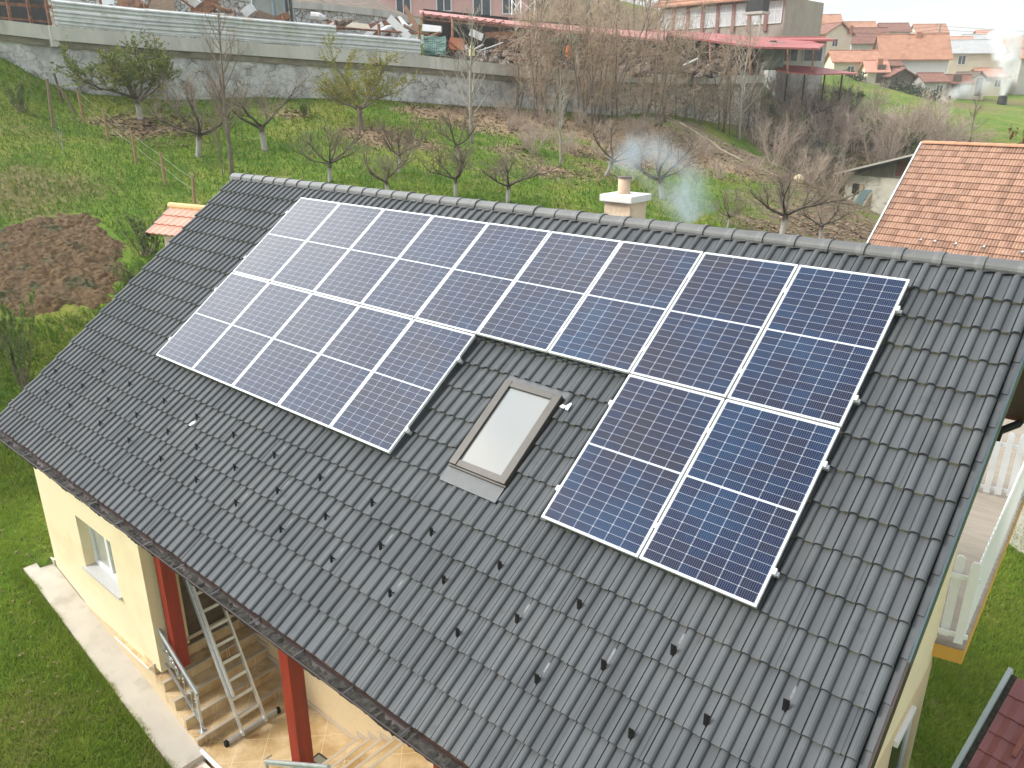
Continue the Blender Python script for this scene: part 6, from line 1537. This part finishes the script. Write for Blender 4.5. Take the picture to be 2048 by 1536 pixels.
mb = MB(); mb.beam(q0 - dS * .02 - nS * .05, q0 - dS * .02 + sS * 1.0 - nS * .05, .04, .14, nS); mb.build('verge_board', M_BROWN, cs)
mb = MB(); w0 = q0 + sS * .8 + dS * .3 - Z_ * .15; mb.prism([w0 + dS * .1, w0 + dS * 1.9, w0 + dS * 1.9 - Z_ * 2.2, w0 + dS * .1 - Z_ * 2.2], -fS * 2.0); mb.build('wall', M_WCRM, cs)
# maroon sheet tile roof bottom right
ms = thing('maroon_shed', at3(2000, 1400, 10.2), 'shed with a maroon sheet tile roof and grey edge trim at the lower right corner', 'shed')
zR = .45; k0, k1 = Vector(ONZ(2016, 1346, zR + .9)), Vector(ONZ(1906, 1540, zR)); dK = k1 - k0; kh = Vector((dK.x, dK.y, 0)).normalized(); kx = Vector((-kh.y, kh.x, 0))
if kx.x < 0: kx = -kx
dk = dK.normalized(); kn = kx.cross(dk).normalized()
if kn.z < 0: kn = -kn
mb = MB(); L_ = dK.length + 2
for r_ in range(int(L_ / .30) + 1):
    v0_ = r_ * .30; v1_ = v0_ + .302; prev = None
    for c_ in range(28):
        u = .13 + c_ * .045; z = .012 * (1 + math.cos(c_ * 2 * PI / 4)); p = [k0 + kx * u + dk * v0_ + kn * z, k0 + kx * u + dk * v1_ + kn * (z + .022), k0 + kx * u + dk * v1_ + kn * (z)]
        if prev: mb.quad(prev[0], prev[1], p[1], p[0]); mb.quad(prev[1], prev[2], p[2], p[1])
        prev = p
M_MAR = mat('maroon sheet tile', (.20, .062, .068), (.26, .085, .09), 2, .42)
mr_ = mb.build('roof', M_MAR, ms, smooth=False)
mb = MB(); mb.beam(k0 + kx * .02 + kn * .03 - dk * .05, k0 + kx * .02 + kn * .03 + dk * L_, .06, .13, kn); mb.build('verge_trim', mat('blue grey zinc', (.36, .42, .45), (.44, .50, .53), 4, .5), ms)
mb = MB(); mb.beam(k0 + kx * .085 + kn * .01, k0 + kx * .085 + kn * .01 + dk * L_, .07, .03, kn); mb.build('mossy_joint', mat('rotting leaves', (.035, .03, .024)), ms)
mb = MB(); q = k0 + kx * .52 + dk * .75 + kn * .06; mb.obox(q, kx * .03, kn * .035, dk * .32); mb.build('ridge_bracket', mat('brown bracket', (.22, .06, .05), (.27, .09, .075), 4, .5), mr_)
mb = MB(); w0 = k0 + kx * .25 + dk * .3 - Z_ * .12; mb.prism([w0, w0 + dk * (L_ - .5), w0 + dk * (L_ - .5) - Z_ * 3, Vector((w0.x, w0.y, (w0 + dk * (L_ - .5)).z - 3))], kx * 1.0); mb.build('wall', M_WDK, ms)
# concrete pad, cream building behind the terrace, dark eave with downpipe
mb = MB(); pp_ = [Vector(G(*q)) + Vector((0, 0, .05)) for q in ((2002, 1080), (2040, 1106), (2120, 1150), (2160, 1000), (2040, 960))]
mb.prism(pp_, (0, 0, -.3)); o = mb.build('pavement', M_CONC); tag(o, kind='structure')
eb = thing('cream_annex', at3(2040, 820, 24), 'cream walled annex behind the greyed picket railing at the right edge', 'building')
q0, q1 = at3(1940, 905, 22.6), at3(2160, 935, 21.6); mb = MB(); mb.prism([q0 - Z_ * 3, q1 - Z_ * 3, q1 + Z_ * 2.2, q0 + Z_ * 2.2], Y_a * 3); mb.build('wall', mat('cream annex render', (.66, .62, .50), (.72, .68, .56), 1, .9), eb)
mb = MB(); mb.prism([q0 + Z_ * 2.2 - Y_a * .4, q1 + Z_ * 2.2 - Y_a * .4, q1 + Z_ * 3.3 + Y_a * 2, q0 + Z_ * 3.3 + Y_a * 2], Z_ * .1); mb.build('roof', M_TILEB, eb)
# ------------------------------------------------------------------ ground cover: blades and fallen leaves
def blades(name, n, pxr, size, cmats, kind='stuff', flat=False, dmax=60, mask=None, hgt=(.05, .12), extra=None):
    P_ = []; tries = 0
    pxs = rng.uniform(pxr[0], pxr[2], n); pys = rng.uniform(pxr[1], pxr[3], n)
    d = ROT @ np.stack([(pxs - 1024) / FPX, (pys - 768) / FPX, np.ones(n)])
    D = np.full(n, 8.0); hit = np.zeros(n, bool)
    for it in range(420):
        x = CAM[0] + d[0] * D; y = CAM[1] + d[1] * D; z = CAM[2] + d[2] * D
        below = z < HT(x, y); hit |= below; D = np.where(hit, D, D + .16)
        if hit.all() or D[~hit].min() > dmax: break
    x = CAM[0] + d[0] * D + rng.normal(0, .08, n); y = CAM[1] + d[1] * D + rng.normal(0, .08, n)
    ok = hit & (D < dmax) & ~((x > -2.75) & (x < 9.9) & (y > -4.5) & (y < 4.7)) & ~((x > -2.97) & (x < 2.2) & (y > -4.5) & (y < -3.9))
    ok &= ~inpoly(SOILP, x, y)
    if extra is not None: x = np.r_[x, extra[0]]; y = np.r_[y, extra[1]]; D = np.r_[D, np.full(len(extra[0]), 10.)]; ok = np.r_[ok, np.ones(len(extra[0]), bool)]
    if mask is not None: ok &= mask(x, y)
    x, y, D = x[ok], y[ok], D[ok]; z = HT(x, y); n = len(x)
    an = rng.uniform(0, 6.28, n); h = rng.uniform(hgt[0], hgt[1], n) * (1 + .02 * D); wd = size * (.6 + rng.random(n)) * (1 + .03 * D)
    if flat:
        ca, sa = np.cos(an) * wd, np.sin(an) * wd; tz = rng.uniform(-.3, .3, n) * wd
        v = np.stack([np.c_[x - ca, y - sa, z + .02 - tz], np.c_[x + sa * .6, y - ca * .6, z + .03 + tz], np.c_[x + ca, y + sa, z + .02 + tz], np.c_[x - sa * .6, y + ca * .6, z + .03]], 1).reshape(-1, 3); k = 4
    else:
        lx, ly = rng.normal(0, .5, n) * h, rng.normal(0, .5, n) * h
        ca, sa = np.cos(an) * wd, np.sin(an) * wd
        v = np.stack([np.c_[x - ca, y - sa, z - .01], np.c_[x + ca, y + sa, z - .01], np.c_[x + lx, y + ly, z + h]], 1).reshape(-1, 3); k = 3
    me = bpy.data.meshes.new(name); me.vertices.add(len(v)); me.vertices.foreach_set('co', v.astype(np.float32).ravel())
    me.loops.add(len(v)); me.loops.foreach_set('vertex_index', np.arange(len(v), dtype=np.int32))
    me.polygons.add(n); me.polygons.foreach_set('loop_start', np.arange(0, n * k, k, dtype=np.int32)); me.polygons.foreach_set('loop_total', np.full(n, k, np.int32))
    at = me.attributes.new('tint', 'FLOAT', 'FACE'); at.data.foreach_set('value', rng.random(n).astype(np.float32))
    me.update(); me.validate(); me.materials.append(cmats)
    o = bpy.data.objects.new(name, me); COL.objects.link(o); tag(o, kind='stuff'); return o
M_GRASS = mat('grass blades', (.095, .185, .018), (.20, .25, .04), 1.1, .75, contrast=.3, c3=(.25, .245, .065), s3=.35, tint=(.085, .17, .018))
M_GRASS.node_tree.nodes['Principled BSDF'].inputs['Specular IOR Level'].default_value = .2
M_LAWN = mat('lawn blades', (.20, .30, .035), (.31, .37, .06), .9, .75, contrast=.3, c3=(.37, .34, .12), s3=.6, tint=(.22, .33, .04))
M_LAWN.node_tree.nodes['Principled BSDF'].inputs['Specular IOR Level'].default_value = .2
M_LITTER = mat('fallen leaves', (.28, .18, .11), (.40, .28, .17), 2, .9, tint=(.15, .095, .06))
def m_sc(x, y):
    i = np.clip(np.searchsorted(GX, x) - 1, 0, len(GX) - 2); j = np.clip(np.searchsorted(GY, y) - 1, 0, len(GY) - 2); return (lit[j, i] + scr[j, i] * 1.2) < .45 + rng.random(x.shape) * .3
def m_lit(x, y):
    i = np.clip(np.searchsorted(GX, x) - 1, 0, len(GX) - 2); j = np.clip(np.searchsorted(GY, y) - 1, 0, len(GY) - 2); return np.maximum(lit[j, i], scr[j, i] * .7) > .30 + rng.random(x.shape) * .35
def m_any(x, y): return rng.random(x.shape) < .12
_ex = rng.uniform(-3.1, 2.2, 9000); EDGE = (_ex, -4.50 - np.abs(rng.normal(0, .05, 9000)) + .02 * np.sin(_ex * 7) + .03 * fbm(_ex, _ex * 0, 3.0, 3, 4))
o = blades('grass', 150000, (-120, 120, 1750, 1000), .008, M_GRASS, dmax=48, mask=m_sc)
translucent(M_GRASS); translucent(M_LAWN)
tag(o, 'rough green and yellow grass of the orchard slope', 'grass')
o = blades('grass', 90000, (-120, 860, 560, 1640), .006, M_LAWN, dmax=24, hgt=(.035, .09), extra=EDGE); tag(o, 'short lawn beside the concrete path in front of the house', 'grass')
o = blades('grass', 60000, (1760, 900, 2160, 1640), .006, M_LAWN, dmax=40, hgt=(.04, .12)); tag(o, 'green lawn below the terrace at the right', 'grass')
o = blades('leaf_litter', 45000, (-100, 180, 1750, 480), .035, M_LITTER, flat=True, dmax=60, mask=m_lit); tag(o, 'brown fallen leaves lying under the orchard trees', 'leaves')
o = blades('leaf_litter', 26000, (-100, 160, 1300, 1500), .022, M_LITTER, flat=True, dmax=46, mask=m_any); tag(o, 'single brown leaves strewn over the lawn', 'leaves')
# clods and dry stalks on the ploughed soil are part of its surface; smoke --------------------------------
def smoke(name, pts_, col, dens, lab, scale):
    """pts_: (centre, radius) of a drifting plume; one closed hull filled with noisy vapour."""
    mb = MB(); P_ = [Vector(p) for p, r in pts_]; mb.tube(P_, [r for p, r in pts_], 16)
    o = mb.build(name, [], smooth=True)
    m = bpy.data.materials.new(name + ' vapour'); m.use_nodes = True; N, L = nodes(m); N.remove(N['Principled BSDF']); out = N['Material Output']
    v = N.new('ShaderNodeVolumePrincipled'); v.inputs['Color'].default_value = (*col, 1); v.inputs['Anisotropy'].default_value = .1
    tc = N.new('ShaderNodeTexCoord'); nz = N.new('ShaderNodeTexNoise'); nz.inputs['Scale'].default_value = scale; nz.inputs['Detail'].default_value = 5; nz.inputs['Distortion'].default_value = .8; L.new(tc.outputs['Object'], nz.inputs['Vector'])
    # distance to the plume axis, so that the edge dissolves
    best = None
    for (p, r), (q, r2) in zip(pts_[:-1], pts_[1:]):
        p, q = Vector(p), Vector(q); ab = q - p
        s = N.new('ShaderNodeVectorMath'); s.operation = 'SUBTRACT'; L.new(tc.outputs['Object'], s.inputs[0]); s.inputs[1].default_value = p
        d = N.new('ShaderNodeVectorMath'); d.operation = 'DOT_PRODUCT'; L.new(s.outputs[0], d.inputs[0]); d.inputs[1].default_value = ab / ab.length_squared
        c = N.new('ShaderNodeClamp'); L.new(d.outputs['Value'], c.inputs['Value'])
        e = N.new('ShaderNodeVectorMath'); e.operation = 'SCALE'; e.inputs[0].default_value = ab; L.new(c.outputs[0], e.inputs['Scale'])
        f = N.new('ShaderNodeVectorMath'); f.operation = 'DISTANCE'; L.new(s.outputs[0], f.inputs[0]); L.new(e.outputs[0], f.inputs[1])
        rr = N.new('ShaderNodeMapRange'); rr.inputs['To Min'].default_value = r; rr.inputs['To Max'].default_value = r2; L.new(c.outputs[0], rr.inputs['Value'])
        g = N.new('ShaderNodeMath'); g.operation = 'DIVIDE'; L.new(f.outputs['Value'], g.inputs[0]); L.new(rr.outputs['Result'], g.inputs[1])
        if best is None: best = g.outputs[0]
        else:
            mn = N.new('ShaderNodeMath'); mn.operation = 'MINIMUM'; L.new(best, mn.inputs[0]); L.new(g.outputs[0], mn.inputs[1]); best = mn.outputs[0]
    fall = N.new('ShaderNodeMapRange'); fall.interpolation_type = 'SMOOTHSTEP'; fall.inputs['From Min'].default_value = 1.0; fall.inputs['From Max'].default_value = 0; L.new(best, fall.inputs['Value'])
    sh_ = N.new('ShaderNodeMapRange'); sh_.inputs['From Min'].default_value = .38; sh_.inputs['From Max'].default_value = .72; L.new(nz.outputs['Fac'], sh_.inputs['Value'])
    a = N.new('ShaderNodeMath'); a.operation = 'MULTIPLY'; L.new(fall.outputs['Result'], a.inputs[0]); L.new(sh_.outputs['Result'], a.inputs[1])
    b = N.new('ShaderNodeMath'); b.operation = 'MULTIPLY'; L.new(a.outputs[0], b.inputs[0]); b.inputs[1].default_value = dens; L.new(b.outputs[0], v.inputs['Density'])
    L.new(v.outputs[0], out.inputs['Volume']); o.data.materials.append(m); tag(o, lab, 'smoke', kind='stuff'); return o
smoke('smoke', [(fc + Vector((0, 0, .18)), .24), (fc + Vector((.0, .02, .40)), .34), (fc + Vector((.10, .1, .56)), .38), (fc + Vector((.30, .2, .50)), .46), (fc + Vector((.50, .35, .30)), .50), (fc + Vector((.72, .5, .0)), .50), (fc + Vector((.88, .6, -.35)), .42)], (.66, .76, .84), 3.6, 'bluish smoke drifting from the chimney of the cream house', 2.2)
b_ = Vector(bq) + Z_ * .9
smoke('smoke', [(b_, .55), (b_ + Z_ * 1.6 + X_ * -.05, .8), (b_ + Z_ * 3.0 - X_ * .1, 1.5), (b_ + Z_ * 4.6 - X_ * .5, 1.9), (b_ + Z_ * 6.2 - X_ * .9, 2.0), (b_ + Z_ * 7.6 - X_ * 1.6, 2.0)], (.995, .995, 1.0), 7.0, 'white smoke plume rising from the black drum on the field', .55)
s0 = Vector(G(1880, 208)) + Z_ * .3; s1 = Vector(G(1935, 200)) + Z_ * 1.2
smoke('smoke', [(s0, .5), (s0.lerp(s1, .5) + Z_ * .3, 1.0), (s1, 1.5), (s1.lerp(b_, .5) + Z_ * 1.2, 1.9), (b_ + Z_ * 3, 1.8)], (.93, .95, .98), .8, 'thin bluish smoke creeping low over the field left of the white plume', .5)
# ------------------------------------------------------------------ air
if HAZE:
    mb = MB(); mb.box((-420, -60, -40), (300, 620, 75)); o = mb.build('haze', []); tag(o, kind='stuff')
    m = bpy.data.materials.new('haze air'); m.use_nodes = True; N, L = nodes(m); N.remove(N['Principled BSDF'])
    v = N.new('ShaderNodeVolumePrincipled'); v.inputs['Color'].default_value = (.88, .93, 1, 1); v.inputs['Density'].default_value = HAZE; v.inputs['Anisotropy'].default_value = .2
    L.new(v.outputs[0], N['Material Output'].inputs['Volume']); o.data.materials.append(m)
for k_, P in list(TPROTO.items()):
    if P[2] == 0:
        for ch in list(P[0].children_recursive) + [P[0]]: bpy.data.objects.remove(ch)
